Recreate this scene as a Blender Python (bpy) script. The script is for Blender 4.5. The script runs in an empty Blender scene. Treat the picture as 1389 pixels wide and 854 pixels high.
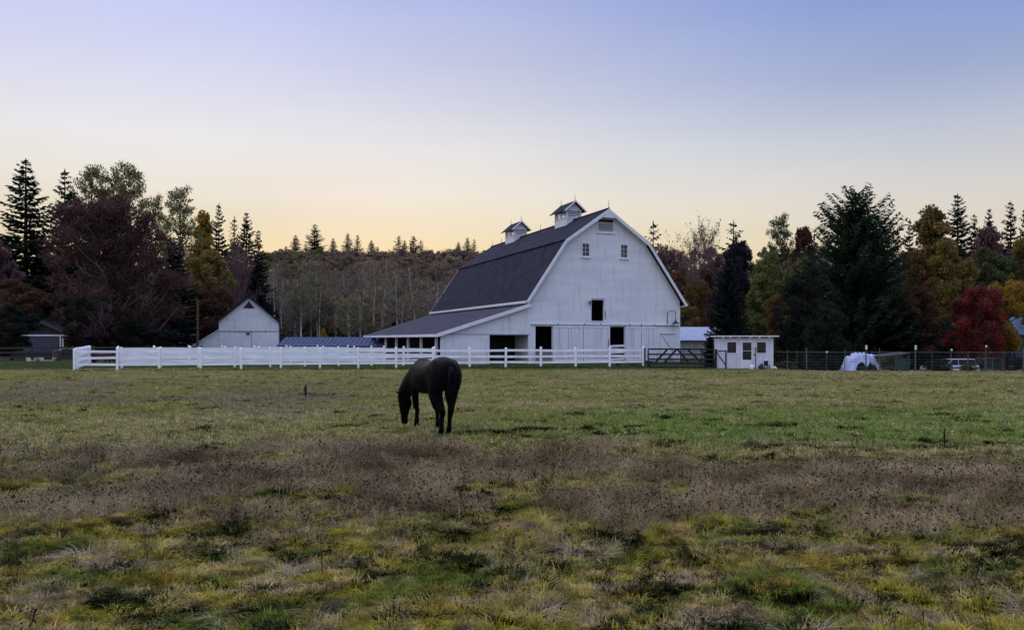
import bpy, bmesh, math, random
import numpy as np
from mathutils import Vector, Matrix
R = math.radians
sc = bpy.context.scene
col = sc.collection

# ------------------------------------------------------------------ camera
cam = bpy.data.cameras.new('camera'); camo = bpy.data.objects.new('camera', cam); col.objects.link(camo)
camo.location = (0, 0, 1.9); camo.rotation_euler = (R(90), 0, 0)
cam.sensor_width = 36; cam.lens = 36 * 1050 / 1389; cam.shift_y = 33 / 1389
cam.clip_start = 0.1; cam.clip_end = 5000
sc.camera = camo

# ------------------------------------------------------------------ dusk sky
SUN_AZ = R(-10); SUN_EL = R(1.5)
w = bpy.data.worlds.new('World'); sc.world = w; w.use_nodes = True
nt = w.node_tree; nt.nodes.clear(); N = nt.nodes.new; Lk = nt.links.new
tc = N('ShaderNodeTexCoord'); sep = N('ShaderNodeSeparateXYZ'); Lk(tc.outputs['Generated'], sep.inputs[0])
def ramp(tree, stops, fac, interp='LINEAR'):
    r = tree.nodes.new('ShaderNodeValToRGB'); r.color_ramp.interpolation = interp
    e = r.color_ramp.elements
    while len(e) < len(stops): e.new(0.5)
    for i, (p, c) in enumerate(stops):
        e[i].position = p; e[i].color = (c[0], c[1], c[2], 1)
    tree.links.new(fac, r.inputs[0]); return r.outputs[0]
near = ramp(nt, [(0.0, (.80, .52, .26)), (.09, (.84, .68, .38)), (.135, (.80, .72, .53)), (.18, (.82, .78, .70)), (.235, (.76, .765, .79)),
                 (.30, (.63, .66, .81)), (.40, (.42, .49, .80)), (.55, (.75, .84, 1.22)), (1, (1.5, 1.58, 2.0))], sep.outputs[2])  # overhead stops, out of view, made brighter than dusk to light the ground
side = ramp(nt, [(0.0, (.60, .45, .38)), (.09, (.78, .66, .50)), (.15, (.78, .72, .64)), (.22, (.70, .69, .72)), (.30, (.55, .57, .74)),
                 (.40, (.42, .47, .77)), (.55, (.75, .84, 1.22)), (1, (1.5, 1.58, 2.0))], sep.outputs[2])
dot = N('ShaderNodeVectorMath'); dot.operation = 'DOT_PRODUCT'; Lk(tc.outputs['Generated'], dot.inputs[0])
dot.inputs[1].default_value = (math.sin(SUN_AZ), math.cos(SUN_AZ), 0)
mr = N('ShaderNodeMapRange'); mr.interpolation_type = 'SMOOTHSTEP'; Lk(dot.outputs['Value'], mr.inputs[0])
mr.inputs[1].default_value = .74; mr.inputs[2].default_value = .985
mx = N('ShaderNodeMix'); mx.data_type = 'RGBA'; Lk(mr.outputs[0], mx.inputs[0]); Lk(side, mx.inputs[6]); Lk(near, mx.inputs[7])
# the eastern half of the sky, behind the camera: cool twilight, brightness added to light the barn front
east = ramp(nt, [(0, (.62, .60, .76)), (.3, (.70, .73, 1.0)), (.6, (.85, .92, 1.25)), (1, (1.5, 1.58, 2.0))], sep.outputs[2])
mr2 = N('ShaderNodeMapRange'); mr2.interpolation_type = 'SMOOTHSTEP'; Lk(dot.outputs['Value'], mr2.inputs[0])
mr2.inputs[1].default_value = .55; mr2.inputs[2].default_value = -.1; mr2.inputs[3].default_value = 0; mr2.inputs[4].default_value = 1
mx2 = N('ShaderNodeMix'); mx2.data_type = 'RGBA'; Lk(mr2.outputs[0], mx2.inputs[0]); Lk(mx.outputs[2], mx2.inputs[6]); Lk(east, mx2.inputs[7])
# the sky deepens from the left (brighter) to the right (bluer)
mt = N('ShaderNodeMapRange'); mt.interpolation_type = 'SMOOTHSTEP'; Lk(sep.outputs[0], mt.inputs[0]); mt.inputs[1].default_value = -.62; mt.inputs[2].default_value = .62
tint = ramp(nt, [(0, (1.28, 1.24, 1.24)), (.5, (1, 1, 1)), (1, (.48, .64, .86))], mt.outputs[0])
mw = N('ShaderNodeMapRange'); mw.interpolation_type = 'SMOOTHSTEP'; Lk(sep.outputs[2], mw.inputs[0]); mw.inputs[1].default_value = .10; mw.inputs[2].default_value = .40
mti = N('ShaderNodeMix'); mti.data_type = 'RGBA'; Lk(mw.outputs[0], mti.inputs[0]); mti.inputs[6].default_value = (1, 1, 1, 1); Lk(tint, mti.inputs[7])
mul0 = N('ShaderNodeVectorMath'); mul0.operation = 'MULTIPLY'; Lk(mx2.outputs[2], mul0.inputs[0]); Lk(mti.outputs[2], mul0.inputs[1])
# faint high cloud veil
ns = N('ShaderNodeTexNoise'); ns.inputs['Scale'].default_value = 2.2; ns.inputs['Detail'].default_value = 5
mp = N('ShaderNodeMapping'); mp.inputs['Scale'].default_value = (1, 1, 5); Lk(tc.outputs['Generated'], mp.inputs[0]); Lk(mp.outputs[0], ns.inputs[0])
mr3 = N('ShaderNodeMapRange'); Lk(ns.outputs[0], mr3.inputs[0]); mr3.inputs[1].default_value = .3; mr3.inputs[2].default_value = .7
mr3.inputs[3].default_value = .97; mr3.inputs[4].default_value = 1.05
hs = N('ShaderNodeVectorMath'); hs.operation = 'SCALE'; Lk(mul0.outputs[0], hs.inputs[0]); Lk(mr3.outputs[0], hs.inputs[3])
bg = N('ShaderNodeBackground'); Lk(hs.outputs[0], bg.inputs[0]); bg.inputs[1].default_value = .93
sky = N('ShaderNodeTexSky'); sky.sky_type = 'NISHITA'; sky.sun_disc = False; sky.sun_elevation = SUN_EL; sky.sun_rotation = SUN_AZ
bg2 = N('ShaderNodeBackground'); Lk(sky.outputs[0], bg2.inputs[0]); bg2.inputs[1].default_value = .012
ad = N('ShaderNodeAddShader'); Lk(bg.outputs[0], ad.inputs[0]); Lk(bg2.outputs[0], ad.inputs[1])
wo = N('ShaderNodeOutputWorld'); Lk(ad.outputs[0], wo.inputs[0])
sl = bpy.data.lights.new('sun', 'SUN'); so = bpy.data.objects.new('sun', sl); col.objects.link(so)
sl.energy = .25; sl.angle = R(3); sl.color = (1, .72, .42)
sd = Vector((math.sin(SUN_AZ) * math.cos(R(3)), math.cos(SUN_AZ) * math.cos(R(3)), math.sin(R(3))))
so.rotation_euler = sd.to_track_quat('Z', 'Y').to_euler()
sc.view_settings.view_transform = 'Standard'; sc.view_settings.look = 'None'
sc.view_settings.exposure = 0; sc.view_settings.gamma = 1
sc.render.engine = 'CYCLES'
sc.cycles.max_bounces = 5; sc.cycles.diffuse_bounces = 3; sc.cycles.transparent_max_bounces = 8

# ------------------------------------------------------------------ materials
MATS = {}
def leaf_glow(t, b, colour, amount):
    """thin leaves and blades let some of the light through"""
    tr_ = t.nodes.new('ShaderNodeBsdfTranslucent'); ms = t.nodes.new('ShaderNodeMixShader'); ms.inputs[0].default_value = amount
    sc2 = t.nodes.new('ShaderNodeVectorMath'); sc2.operation = 'SCALE'; sc2.inputs[3].default_value = 1.5; t.links.new(colour, sc2.inputs[0]); t.links.new(sc2.outputs[0], tr_.inputs[0])
    t.links.new(b.outputs[0], ms.inputs[1]); t.links.new(tr_.outputs[0], ms.inputs[2])
    o = next(n for n in t.nodes if n.type == 'OUTPUT_MATERIAL'); t.links.new(ms.outputs[0], o.inputs[0])
def mat(name, c, c2=None, scale=3.0, rough=.8, bump=0, bscale=None, spec=.3, metal=0, stretch=(1, 1, 1), island=0, objrand=0, detail=4, world=False, trans=0, weather=False):
    """principled: colour noise between c and c2, optional bump, optional per-leaf and per-tree brightness variation"""
    if name in MATS: return MATS[name]
    m = bpy.data.materials.new(name); MATS[name] = m; m.use_nodes = True
    t = m.node_tree; b = t.nodes['Principled BSDF']; n = t.nodes.new; l = t.links.new
    b.inputs['Roughness'].default_value = rough; b.inputs['Specular IOR Level'].default_value = spec; b.inputs['Metallic'].default_value = metal
    c2 = c2 or tuple(x * .82 for x in c)
    co = n('ShaderNodeTexCoord'); ma = n('ShaderNodeMapping'); ma.inputs['Scale'].default_value = stretch
    if world: gp = n('ShaderNodeNewGeometry'); l(gp.outputs['Position'], ma.inputs[0])
    else: l(co.outputs['Object'], ma.inputs[0])
    no = n('ShaderNodeTexNoise'); no.inputs['Scale'].default_value = scale; no.inputs['Detail'].default_value = detail; l(ma.outputs[0], no.inputs[0])
    m1 = n('ShaderNodeMapRange'); l(no.outputs[0], m1.inputs[0]); m1.inputs[1].default_value = .36; m1.inputs[2].default_value = .64
    mi = n('ShaderNodeMix'); mi.data_type = 'RGBA'; l(m1.outputs[0], mi.inputs[0])
    mi.inputs[6].default_value = (*c, 1); mi.inputs[7].default_value = (*c2, 1)
    out = mi.outputs[2]
    def scale_by(src, lo, hi, out):
        r = n('ShaderNodeMapRange'); l(src, r.inputs[0]); r.inputs[3].default_value = lo; r.inputs[4].default_value = hi
        s = n('ShaderNodeVectorMath'); s.operation = 'SCALE'; l(out, s.inputs[0]); l(r.outputs[0], s.inputs[3]); return s.outputs[0]
    if island:
        g = n('ShaderNodeNewGeometry'); out = scale_by(g.outputs['Random Per Island'], 1 - island, 1 + island, out)
    if objrand:
        o = n('ShaderNodeObjectInfo'); out = scale_by(o.outputs['Random'], 1 - objrand, 1 + objrand, out)
    if weather:      # rain streaks under the boards and soil splashed along the foot of the wall
        m2 = n('ShaderNodeMapping'); m2.inputs['Scale'].default_value = (2.4, 2.4, .3); l(co.outputs['Object'], m2.inputs[0])
        n3 = n('ShaderNodeTexNoise'); n3.inputs['Scale'].default_value = 1.4; n3.inputs['Detail'].default_value = 6; l(m2.outputs[0], n3.inputs[0])
        r3 = n('ShaderNodeMapRange'); l(n3.outputs[0], r3.inputs[0]); r3.inputs[1].default_value = .5; r3.inputs[2].default_value = .78; r3.inputs[3].default_value = 1; r3.inputs[4].default_value = .80
        s3 = n('ShaderNodeVectorMath'); s3.operation = 'SCALE'; l(out, s3.inputs[0]); l(r3.outputs[0], s3.inputs[3]); out = s3.outputs[0]
        sx = n('ShaderNodeSeparateXYZ'); l(co.outputs['Object'], sx.inputs[0])
        n4_ = n('ShaderNodeTexNoise'); n4_.inputs['Scale'].default_value = 1.8; n4_.inputs['Detail'].default_value = 6; l(co.outputs['Object'], n4_.inputs[0])
        r4 = n('ShaderNodeMapRange'); l(sx.outputs[2], r4.inputs[0]); r4.inputs[1].default_value = .15; r4.inputs[2].default_value = 1.1; r4.inputs[3].default_value = .95; r4.inputs[4].default_value = 0
        mu_ = n('ShaderNodeMath'); mu_.operation = 'MULTIPLY'; l(r4.outputs[0], mu_.inputs[0]); l(n4_.outputs[0], mu_.inputs[1])
        mi2 = n('ShaderNodeMix'); mi2.data_type = 'RGBA'; l(mu_.outputs[0], mi2.inputs[0]); l(out, mi2.inputs[6]); mi2.inputs[7].default_value = (.22, .19, .14, 1); out = mi2.outputs[2]
    l(out, b.inputs['Base Color'])
    if trans: leaf_glow(t, b, out, trans)
    if bump:
        n2 = n('ShaderNodeTexNoise'); n2.inputs['Scale'].default_value = bscale or scale * 4; n2.inputs['Detail'].default_value = 3; l(ma.outputs[0], n2.inputs[0])
        bp = n('ShaderNodeBump'); bp.inputs['Strength'].default_value = bump; bp.inputs['Distance'].default_value = .02
        l(n2.outputs[0], bp.inputs['Height']); l(bp.outputs[0], b.inputs['Normal'])
    return m
white_board = mat('white_painted_boards', (.76, .77, .79), (.66, .68, .71), .5, .6, .5, 2.5, .25, stretch=(.6, .6, 3.5), detail=8, weather=True)
white_trim = mat('white_trim', (.76, .77, .80), (.66, .67, .70), 2, .5, .2)
door_paint = mat('sliding_door_paint', (.72, .73, .77), (.60, .62, .66), 1.2, .55, .4, 6, stretch=(4, 4, .4), detail=7, weather=True)
vinyl = mat('white_fence_paint', (.93, .94, .97), (.74, .77, .77), 1.1, .45, .15, detail=7)
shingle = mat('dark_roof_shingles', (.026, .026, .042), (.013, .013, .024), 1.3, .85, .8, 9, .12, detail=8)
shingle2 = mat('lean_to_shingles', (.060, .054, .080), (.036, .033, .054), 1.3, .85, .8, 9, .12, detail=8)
inner = mat('dark_barn_interior', (.045, .04, .035), (.025, .022, .02), 2, .9)
glassm = mat('dark_window_glass', (.012, .012, .018), (.02, .02, .028), 2, .12, spec=.5)
black_metal = mat('black_metal', (.02, .02, .022), rough=.5)
grey_metal = mat('galvanised_metal', (.12, .12, .125), (.08, .08, .085), 8, .55, spec=.2)
seam_mat = mat('board_joint_grey', (.22, .23, .27), rough=.8)
gate_green = mat('dark_green_gate_paint', (.010, .015, .016), (.006, .010, .010), 4, .55)
gate_brown = mat('dark_brown_gate_paint', (.05, .03, .035), (.03, .02, .024), 4, .6)
blue_roof = mat('blue_metal_roof', (.035, .06, .13), (.025, .045, .10), 1, .6, .2, spec=.2)
pale_roof = mat('pale_blue_metal_roof', (.36, .40, .52), (.30, .34, .46), 2, .6, spec=.15)
cream_wall = mat('cream_siding', (.46, .45, .40), (.38, .37, .33), 3, .7)
slate_wall = mat('slate_blue_siding', (.065, .08, .105), (.045, .055, .075), 3, .7, .3)
brown_wood = mat('weathered_brown_wood', (.07, .05, .045), (.04, .03, .028), 6, .85, .5)
grey_wood = mat('weathered_grey_post', (.085, .078, .07), (.05, .045, .04), 8, .85, .4)
bark = mat('brown_bark', (.055, .042, .034), (.03, .024, .02), 6, .9, .6, stretch=(1, 1, .3))
pale_bark = mat('pale_alder_bark', (.62, .57, .50), (.34, .31, .27), 1.6, .8, .4, stretch=(1, 1, .8))
mid_bark = mat('grey_brown_bark', (.17, .145, .13), (.10, .085, .08), 2, .85, .4)
coat = mat('black_horse_coat', (.003, .003, .0036), (.0045, .004, .0045), 3, .38, .25, 40, .035)
mane_m = mat('black_mane_hair', (.004, .004, .005), rough=.6, spec=.12, bump=.6, bscale=60, stretch=(1, 1, .15))
hoof_m = mat('dark_hoof', (.03, .027, .025), rough=.5)
bay = mat('brown_pony_coat', (.045, .02, .016), (.03, .014, .012), 3, .6)

# ------------------------------------------------------------------ helpers
def setp(o, label=None, cat=None, group=None, kind=None):
    if label: o['label'] = label
    if cat: o['category'] = cat
    if group: o['group'] = group
    if kind: o['kind'] = kind
    return o
def empty(name, loc, rz=0, label=None, cat=None, group=None):
    o = bpy.data.objects.new(name, None); o.empty_display_size = .5; col.objects.link(o)
    o.location = loc; o.rotation_euler = (0, 0, rz); return setp(o, label, cat, group)
def link_mesh(name, me, m, parent=None):
    o = bpy.data.objects.new(name, me); col.objects.link(o)
    if m is not None: me.materials.clear(); me.materials.append(m)
    if parent is not None: o.parent = parent
    return o
def copy_tree(o, parent=None):
    c = o.copy(); col.objects.link(c); c.parent = parent
    for ch in list(o.children): copy_tree(ch, c)
    return c
class MB:
    def __init__(s): s.v = []; s.f = []
    def add(s, vs, fs):
        k = len(s.v); s.v += [tuple(v) for v in vs]; s.f += [tuple(i + k for i in f) for f in fs]; return s
    def box(s, x0, x1, y0, y1, z0, z1):
        return s.add([(x0, y0, z0), (x1, y0, z0), (x1, y1, z0), (x0, y1, z0), (x0, y0, z1), (x1, y0, z1), (x1, y1, z1), (x0, y1, z1)],
                     [(0, 3, 2, 1), (4, 5, 6, 7), (0, 1, 5, 4), (1, 2, 6, 5), (2, 3, 7, 6), (3, 0, 4, 7)])
    def prism(s, pts, y0, y1):           # outline in x,z extruded along y
        n = len(pts)
        return s.add([(x, y0, z) for x, z in pts] + [(x, y1, z) for x, z in pts],
                     [tuple(range(n)), tuple(reversed(range(n, 2 * n)))] + [(i, i + n, (i + 1) % n + n, (i + 1) % n) for i in range(n)])
    def bar(s, a, b, wd, ht, up=(0, 0, 1)):   # rectangular bar from a to b
        a = Vector(a); b = Vector(b); d = (b - a).normalized(); u = Vector(up)
        sd_ = d.cross(u)
        if sd_.length < 1e-4: sd_ = d.cross(Vector((0, 1, 0)))
        sd_.normalize(); u = sd_.cross(d); sd_ *= wd / 2; u = u * ht / 2
        vs = [p + q for p in (a, b) for q in (-sd_ - u, sd_ - u, sd_ + u, -sd_ + u)]
        return s.add(vs, [(0, 3, 2, 1), (4, 5, 6, 7), (0, 1, 5, 4), (1, 2, 6, 5), (2, 3, 7, 6), (3, 0, 4, 7)])
    def tube(s, pts, rad, n=8):
        pts = [Vector(p) for p in pts]
        if not hasattr(rad, '__len__'): rad = [rad] * len(pts)
        vs = []; fs = []
        for i, p in enumerate(pts):
            d = (pts[min(i + 1, len(pts) - 1)] - pts[max(i - 1, 0)]).normalized()
            a = d.cross(Vector((0, 0, 1)) if abs(d.z) < .9 else Vector((1, 0, 0))).normalized(); b = d.cross(a)
            vs += [p + (a * math.cos(2 * math.pi * k / n) + b * math.sin(2 * math.pi * k / n)) * rad[i] for k in range(n)]
        for i in range(len(pts) - 1):
            fs += [(i * n + k, i * n + (k + 1) % n, (i + 1) * n + (k + 1) % n, (i + 1) * n + k) for k in range(n)]
        fs += [tuple(reversed(range(n))), tuple(range((len(pts) - 1) * n, len(pts) * n))]
        return s.add(vs, fs)
    def mesh(s, name, smooth=False):
        me = bpy.data.meshes.new(name); me.from_pydata([tuple(v) for v in s.v], [], s.f); me.update()
        bm = bmesh.new(); bm.from_mesh(me); bmesh.ops.recalc_face_normals(bm, faces=bm.faces); bm.to_mesh(me); bm.free()
        if smooth: me.shade_smooth()
        return me
    def build(s, name, m, parent=None, smooth=False): return link_mesh(name, s.mesh(name, smooth), m, parent)
def bevel(o, wd=.01, seg=1):
    b = o.modifiers.new('bevel', 'BEVEL'); b.width = wd; b.segments = seg; b.limit_method = 'ANGLE'; return o
def apply_mods(o):
    dg = bpy.context.evaluated_depsgraph_get(); me = bpy.data.meshes.new_from_object(o.evaluated_get(dg))
    old = o.data; o.modifiers.clear(); o.data = me
def cut(o, boxes):
    """cut box-shaped openings into a mesh"""
    mb = MB()
    for b in boxes: mb.box(*b)
    c = bpy.data.objects.new('cutter', mb.mesh('cutter')); col.objects.link(c)
    c.matrix_world = o.matrix_world if not o.parent else Matrix.Identity(4)
    p = o.parent; o.parent = None
    m = o.modifiers.new('b', 'BOOLEAN'); m.operation = 'DIFFERENCE'; m.object = c; m.solver = 'EXACT'
    bpy.context.view_layer.update(); apply_mods(o); o.parent = p
    bpy.data.objects.remove(c)
    return o
def npmesh(name, V, F, smooth=False):
    """fast mesh: V (n,3), F (m,k) with constant k"""
    me = bpy.data.meshes.new(name); V = np.asarray(V, np.float32); F = np.asarray(F, np.int32)
    me.vertices.add(len(V)); me.vertices.foreach_set('co', V.ravel())
    k = F.shape[1]; me.loops.add(F.size); me.loops.foreach_set('vertex_index', F.ravel())
    me.polygons.add(len(F)); me.polygons.foreach_set('loop_start', np.arange(0, F.size, k, dtype=np.int32))
    me.update(calc_edges=True)
    if smooth: me.shade_smooth()
    return me
# value noise for terrain and scattering
def vnoise(x, y, seed=0):
    x = np.asarray(x, float); y = np.asarray(y, float)
    xi = np.floor(x).astype(np.int64); yi = np.floor(y).astype(np.int64); fx = x - xi; fy = y - yi
    fx = fx * fx * (3 - 2 * fx); fy = fy * fy * (3 - 2 * fy)
    def h(a, b):
        n = (a * 374761393 + b * 668265263 + seed * 974634777) & 0xffffffff
        n = ((n ^ (n >> 13)) * 1274126177) & 0xffffffff
        return ((n ^ (n >> 16)) & 0xffff) / 65535.0
    return (h(xi, yi) * (1 - fx) + h(xi + 1, yi) * fx) * (1 - fy) + (h(xi, yi + 1) * (1 - fx) + h(xi + 1, yi + 1) * fx) * fy
def fbm(x, y, seed=0, o=4):
    s = 0; a = .5
    for i in range(o): s = s + a * vnoise(x * 2 ** i, y * 2 ** i, seed + i); a *= .5
    return s
def sstep(a, b, x):
    t = np.clip((np.asarray(x, float) - a) / (b - a), 0, 1); return t * t * (3 - 2 * t)
def low_z(x, y):
    """the yard behind the wire fence lies about a metre lower"""
    return -1.05 * sstep(46.5, 54, y) * sstep(17, 24, x)
def hollow(x, y):
    """small dark dips and weed clumps between the tufts"""
    return np.maximum(sstep(.64, .69, fbm(x * 1.3, y * 2.8, 71, 3)), sstep(.555, .59, fbm(x * 3.3, y * 6.5, 171, 3))) * (1 - sstep(13, 18, y))
def ground_z(x, y):
    x = np.asarray(x, float); y = np.asarray(y, float); d = np.hypot(x, y)
    f = 1 - sstep(8, 30, d) * .75
    z = f * ((fbm(x * .45, y * .45, 3, 2) - .38) * .16 + (fbm(x * 1.9, y * 2.3, 7, 3) - .44) * .22 + (fbm(x * 7, y * 7, 11, 2) - .38) * .05)
    z = z - .06 * hollow(x, y) * f
    z = z * sstep(1.2, 3.2, np.hypot(x + 1.75, (y - 16.3)))      # the close-grazed level patch
    return z * (1 - sstep(34, 44, d)) + low_z(x, y)

# meadow zones (world metres)
def weed_density(x, y):
    k = x / 8.0
    far = 12.7 - 1.2 * k - .4 * k * k + (fbm(x * .35, y * .5, 21, 3) - .45) * 5.0
    nr = 8.0 - .35 * k + (fbm(x * .5, y * .6, 22, 3) - .45) * 3.4
    d = sstep(nr - 1.6, nr + 1.2, y) * (1 - sstep(far - 2.6, far + 1.6, y))
    d = d * (.16 + .84 * sstep(-9.0, -3.0, x + (y - 10) * .3))
    gap = np.exp(-(((x - .4) / 1.7) ** 2 + ((y - 9.9) / .75) ** 2) * 1.1)
    d = d * (1 - .95 * gap)
    return d * np.clip((fbm(x * .8, y * 1.3, 23, 4) - .30) * 3.4, .04, 1) ** 1.3
# ------------------------------------------------------------------ ground colour (shared by soil and blades)
def meadow_material(name, mul=1.0, kind='grass'):
    m = bpy.data.materials.new(name); MATS[name] = m; m.use_nodes = True
    t = m.node_tree; b = t.nodes['Principled BSDF']; n = t.nodes.new; l = t.links.new
    b.inputs['Roughness'].default_value = .85; b.inputs['Specular IOR Level'].default_value = .12
    g = n('ShaderNodeNewGeometry'); s = n('ShaderNodeSeparateXYZ'); l(g.outputs['Position'], s.inputs[0])
    fl = n('ShaderNodeCombineXYZ'); l(s.outputs[0], fl.inputs[0]); l(s.outputs[1], fl.inputs[1])
    def noise(sc_, st=(1, 1, 1), det=3, off=0):
        mp_ = n('ShaderNodeMapping'); mp_.inputs['Scale'].default_value = st; mp_.inputs['Location'].default_value = (off, off * 1.7, 0); l(fl.outputs[0], mp_.inputs[0])
        x = n('ShaderNodeTexNoise'); x.inputs['Scale'].default_value = sc_; x.inputs['Detail'].default_value = det; l(mp_.outputs[0], x.inputs[0]); return x.outputs[0]
    def rng(src, a, b_, lo=0, hi=1):
        r = n('ShaderNodeMapRange'); l(src, r.inputs[0]); r.inputs[1].default_value = a; r.inputs[2].default_value = b_; r.inputs[3].default_value = lo; r.inputs[4].default_value = hi; return r.outputs[0]
    def mul_(a, b_):
        x = n('ShaderNodeMath'); x.operation = 'MULTIPLY'
        for i, q in enumerate((a, b_)):
            if isinstance(q, (int, float)): x.inputs[i].default_value = q
            else: l(q, x.inputs[i])
        return x.outputs[0]
    def mix(f, a, b_):
        x = n('ShaderNodeMix'); x.data_type = 'RGBA'
        l(f, x.inputs[0])
        for i, q in ((6, a), (7, b_)):
            if isinstance(q, tuple): x.inputs[i].default_value = (*q, 1)
            else: l(q, x.inputs[i])
        return x.outputs[2]
    n1 = noise(.8, (1, 1.7, 1), 5); n2 = noise(2.6, (1, 1.5, 1), 5, 5); n3 = noise(.16, (1, 1.8, 1), 3, 9); n4 = noise(1.5, (1, 1.6, 1), 5, 31)
    green = (.16, .19, .032); moss = (.34, .29, .035); straw = (.42, .32, .14); olive = (.135, .125, .045); lush = (.075, .145, .022); pinkish = (.20, .15, .115)
    nearc = mix(rng(n2, .42, .60), moss, straw); nearc = mix(rng(n1, .40, .50), green, nearc)
    nearc = mix(rng(n4, .53, .64), nearc, (.34, .26, .15)); nearc = mix(rng(n4, .42, .35), nearc, (.27, .18, .03))
    farc = mix(rng(n3, .42, .60), (.27, .26, .08), (.36, .30, .14)); farc = mix(rng(n1, .50, .66), farc, (.14, .155, .04)); farc = mix(rng(n2, .60, .72), farc, (.40, .33, .19))
    lushf = mul_(mul_(rng(s.outputs[1], 13, 15), rng(s.outputs[1], 23, 18)), mul_(rng(s.outputs[0], -.5, 3.5), rng(n4, .38, .52)))
    farc = mix(mul_(lushf, .75), farc, (.13, .225, .028))
    brownf = mul_(mul_(rng(s.outputs[1], 18, 22), rng(s.outputs[1], 40, 30)), mul_(rng(s.outputs[0], -2, -6), rng(n3, .42, .55)))
    farc = mix(mul_(brownf, .7), farc, (.19, .15, .10))
    yardf = rng(s.outputs[1], 46, 49)     # ranker greener strip in front of the barn
    farc = mix(yardf, farc, (.085, .105, .036))
    base = mix(rng(s.outputs[1], 9.5, 14), nearc, farc)
    r = mul_(rng(g.outputs['Random Per Island'], 0, 1, .5, 1.55), rng(noise(5.5, (1, 1.8, 1), 5, 77), .36, .64, .45, 1.5))
    if kind == 'soil': r = rng(noise(26, (1, 1, 1), 4, 3), .3, .7, .55, 1.35)
    sv = n('ShaderNodeVectorMath'); sv.operation = 'SCALE'; l(base, sv.inputs[0]); l(mul_(r, mul), sv.inputs[3])
    l(sv.outputs[0], b.inputs['Base Color'])
    if kind == 'grass': leaf_glow(t, b, sv.outputs[0], .4)
    return m
soil = meadow_material('meadow_turf', .5, 'soil')
blade_m = meadow_material('grass_blades', 1.0)

# ------------------------------------------------------------------ ground sheet
def build_ground():
    rad = np.concatenate([np.geomspace(.6, 60, 620), np.geomspace(62, 3000, 60)])
    ang = np.concatenate([np.radians(np.linspace(-48, 48, 560)), np.radians(np.linspace(52, 308, 60))])
    A, Q = np.meshgrid(ang, rad); X = np.sin(A) * Q; Y = np.cos(A) * Q
    Z = ground_z(X, Y); nr, na = X.shape
    V = np.stack([X.ravel(), Y.ravel(), Z.ravel()], 1)
    i = np.arange(nr - 1)[:, None] * na; j = np.arange(na)[None, :]; j2 = (j + 1) % na
    F = np.stack([(i + j).ravel(), (i + j2).ravel(), (i + na + j2).ravel(), (i + na + j).ravel()], 1)
    me = npmesh('ground', V, F, True)
    bm = bmesh.new(); bm.from_mesh(me); bm.verts.ensure_lookup_table(); bm.faces.new([bm.verts[k] for k in range(na)])
    bmesh.ops.recalc_face_normals(bm, faces=bm.faces); bm.to_mesh(me); bm.free()
    o = link_mesh('ground', me, soil); setp(o, 'rough autumn pasture of grass, moss and dead weeds', kind='structure'); return o
build_ground()

def hill_z(x, y):
    foot = 128 + 10 * np.sin(np.asarray(x) * .013 + 1)
    t = sstep(foot, 262, y); return -1.6 + 26.0 * t + (fbm(np.asarray(x) * .03, np.asarray(y) * .03, 41, 3) - .45) * 5 * sstep(130, 180, y) * (1 - sstep(225, 260, y)) - 4 * sstep(280, 500, y)
def build_hill():
    xs = np.linspace(-520, 520, 180); ys = np.concatenate([np.linspace(118, 280, 60), np.linspace(300, 900, 12)])
    X, Y = np.meshgrid(xs, ys); Z = hill_z(X, Y); nr, na = X.shape
    V = np.stack([X.ravel(), Y.ravel(), Z.ravel()], 1)
    i = np.arange(nr - 1)[:, None] * na; j = np.arange(na - 1)[None, :]
    F = np.stack([(i + j).ravel(), (i + j + 1).ravel(), (i + na + j + 1).ravel(), (i + na + j).ravel()], 1)
    o = link_mesh('hill', npmesh('hill', V, F, True), mat('wooded_hillside_floor', (.045, .04, .026), (.022, .024, .014), .12, .95, .5, .8, .1))
    setp(o, 'long wooded bluff behind the farm', kind='structure')
build_hill()
# ------------------------------------------------------------------ the gambrel barn (local x along the gable, y away along the ridge)
AB = R(21.5); BARN = (1.31, 58.7, 0)
barn = empty('barn', BARN, AB, 'large white gambrel-roofed barn with dark shingle roof, two ridge cupolas and a long lean-to', 'barn')
W = 13.4; LB = 26.2
G = [(-.38, 4.80), (2.9, 9.60), (6.6, 12.14), (10.3, 9.60), (13.78, 4.80)]       # roof line
def zr(x):
    for (a, b), (c, d) in zip(G, G[1:]):
        if a <= x <= c: return b + (d - b) * (x - a) / (c - a)
gable = [(0, .15), (W, .15), (W, zr(W) - .16), (10.3, 9.42), (6.6, 11.96), (2.9, 9.42), (0, zr(0) - .16)]
fw = MB().prism(gable, 0, .16).build('front_wall', white_board, barn)
cut(fw, [(.51, 1.92, -1, 1, .2, 2.9), (6.93, 8.26, -1, 1, .2, 2.9), (5.26, 6.37, -1, 1, 3.35, 5.0),
         (4.49, 5.07, -1, 1, 8.40, 9.36), (7.90, 8.48, -1, 1, 8.42, 9.40), (5.86, 7.22, -1, 1, 10.40, 11.35)])
MB().prism(gable, LB - .16, LB).build('back_wall', white_board, barn)
cut(MB().box(0, .16, .163, LB - .163, .15, 4.9).build('side_wall', white_board, barn), [(-1, 1, 3, 4.2, .15, 2.3), (-1, 1, 12, 13.3, .15, 2.3)])
MB().box(W - .16, W, .163, LB - .163, .15, 4.9).build('side_wall', white_board, barn)
MB().box(-.02, W + .02, -.03, LB + .02, -.3, .147).build('foundation', mat('concrete', (.30, .29, .28), rough=.85, bump=.3), barn)
MB().box(.17, W - .17, .17, LB - .17, .15, .2).add([], []).build('floor', inner, barn)
MB().box(.17, W - .17, .17, LB - .17, 3.05, 3.2).build('loft_floor', inner, barn)
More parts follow.
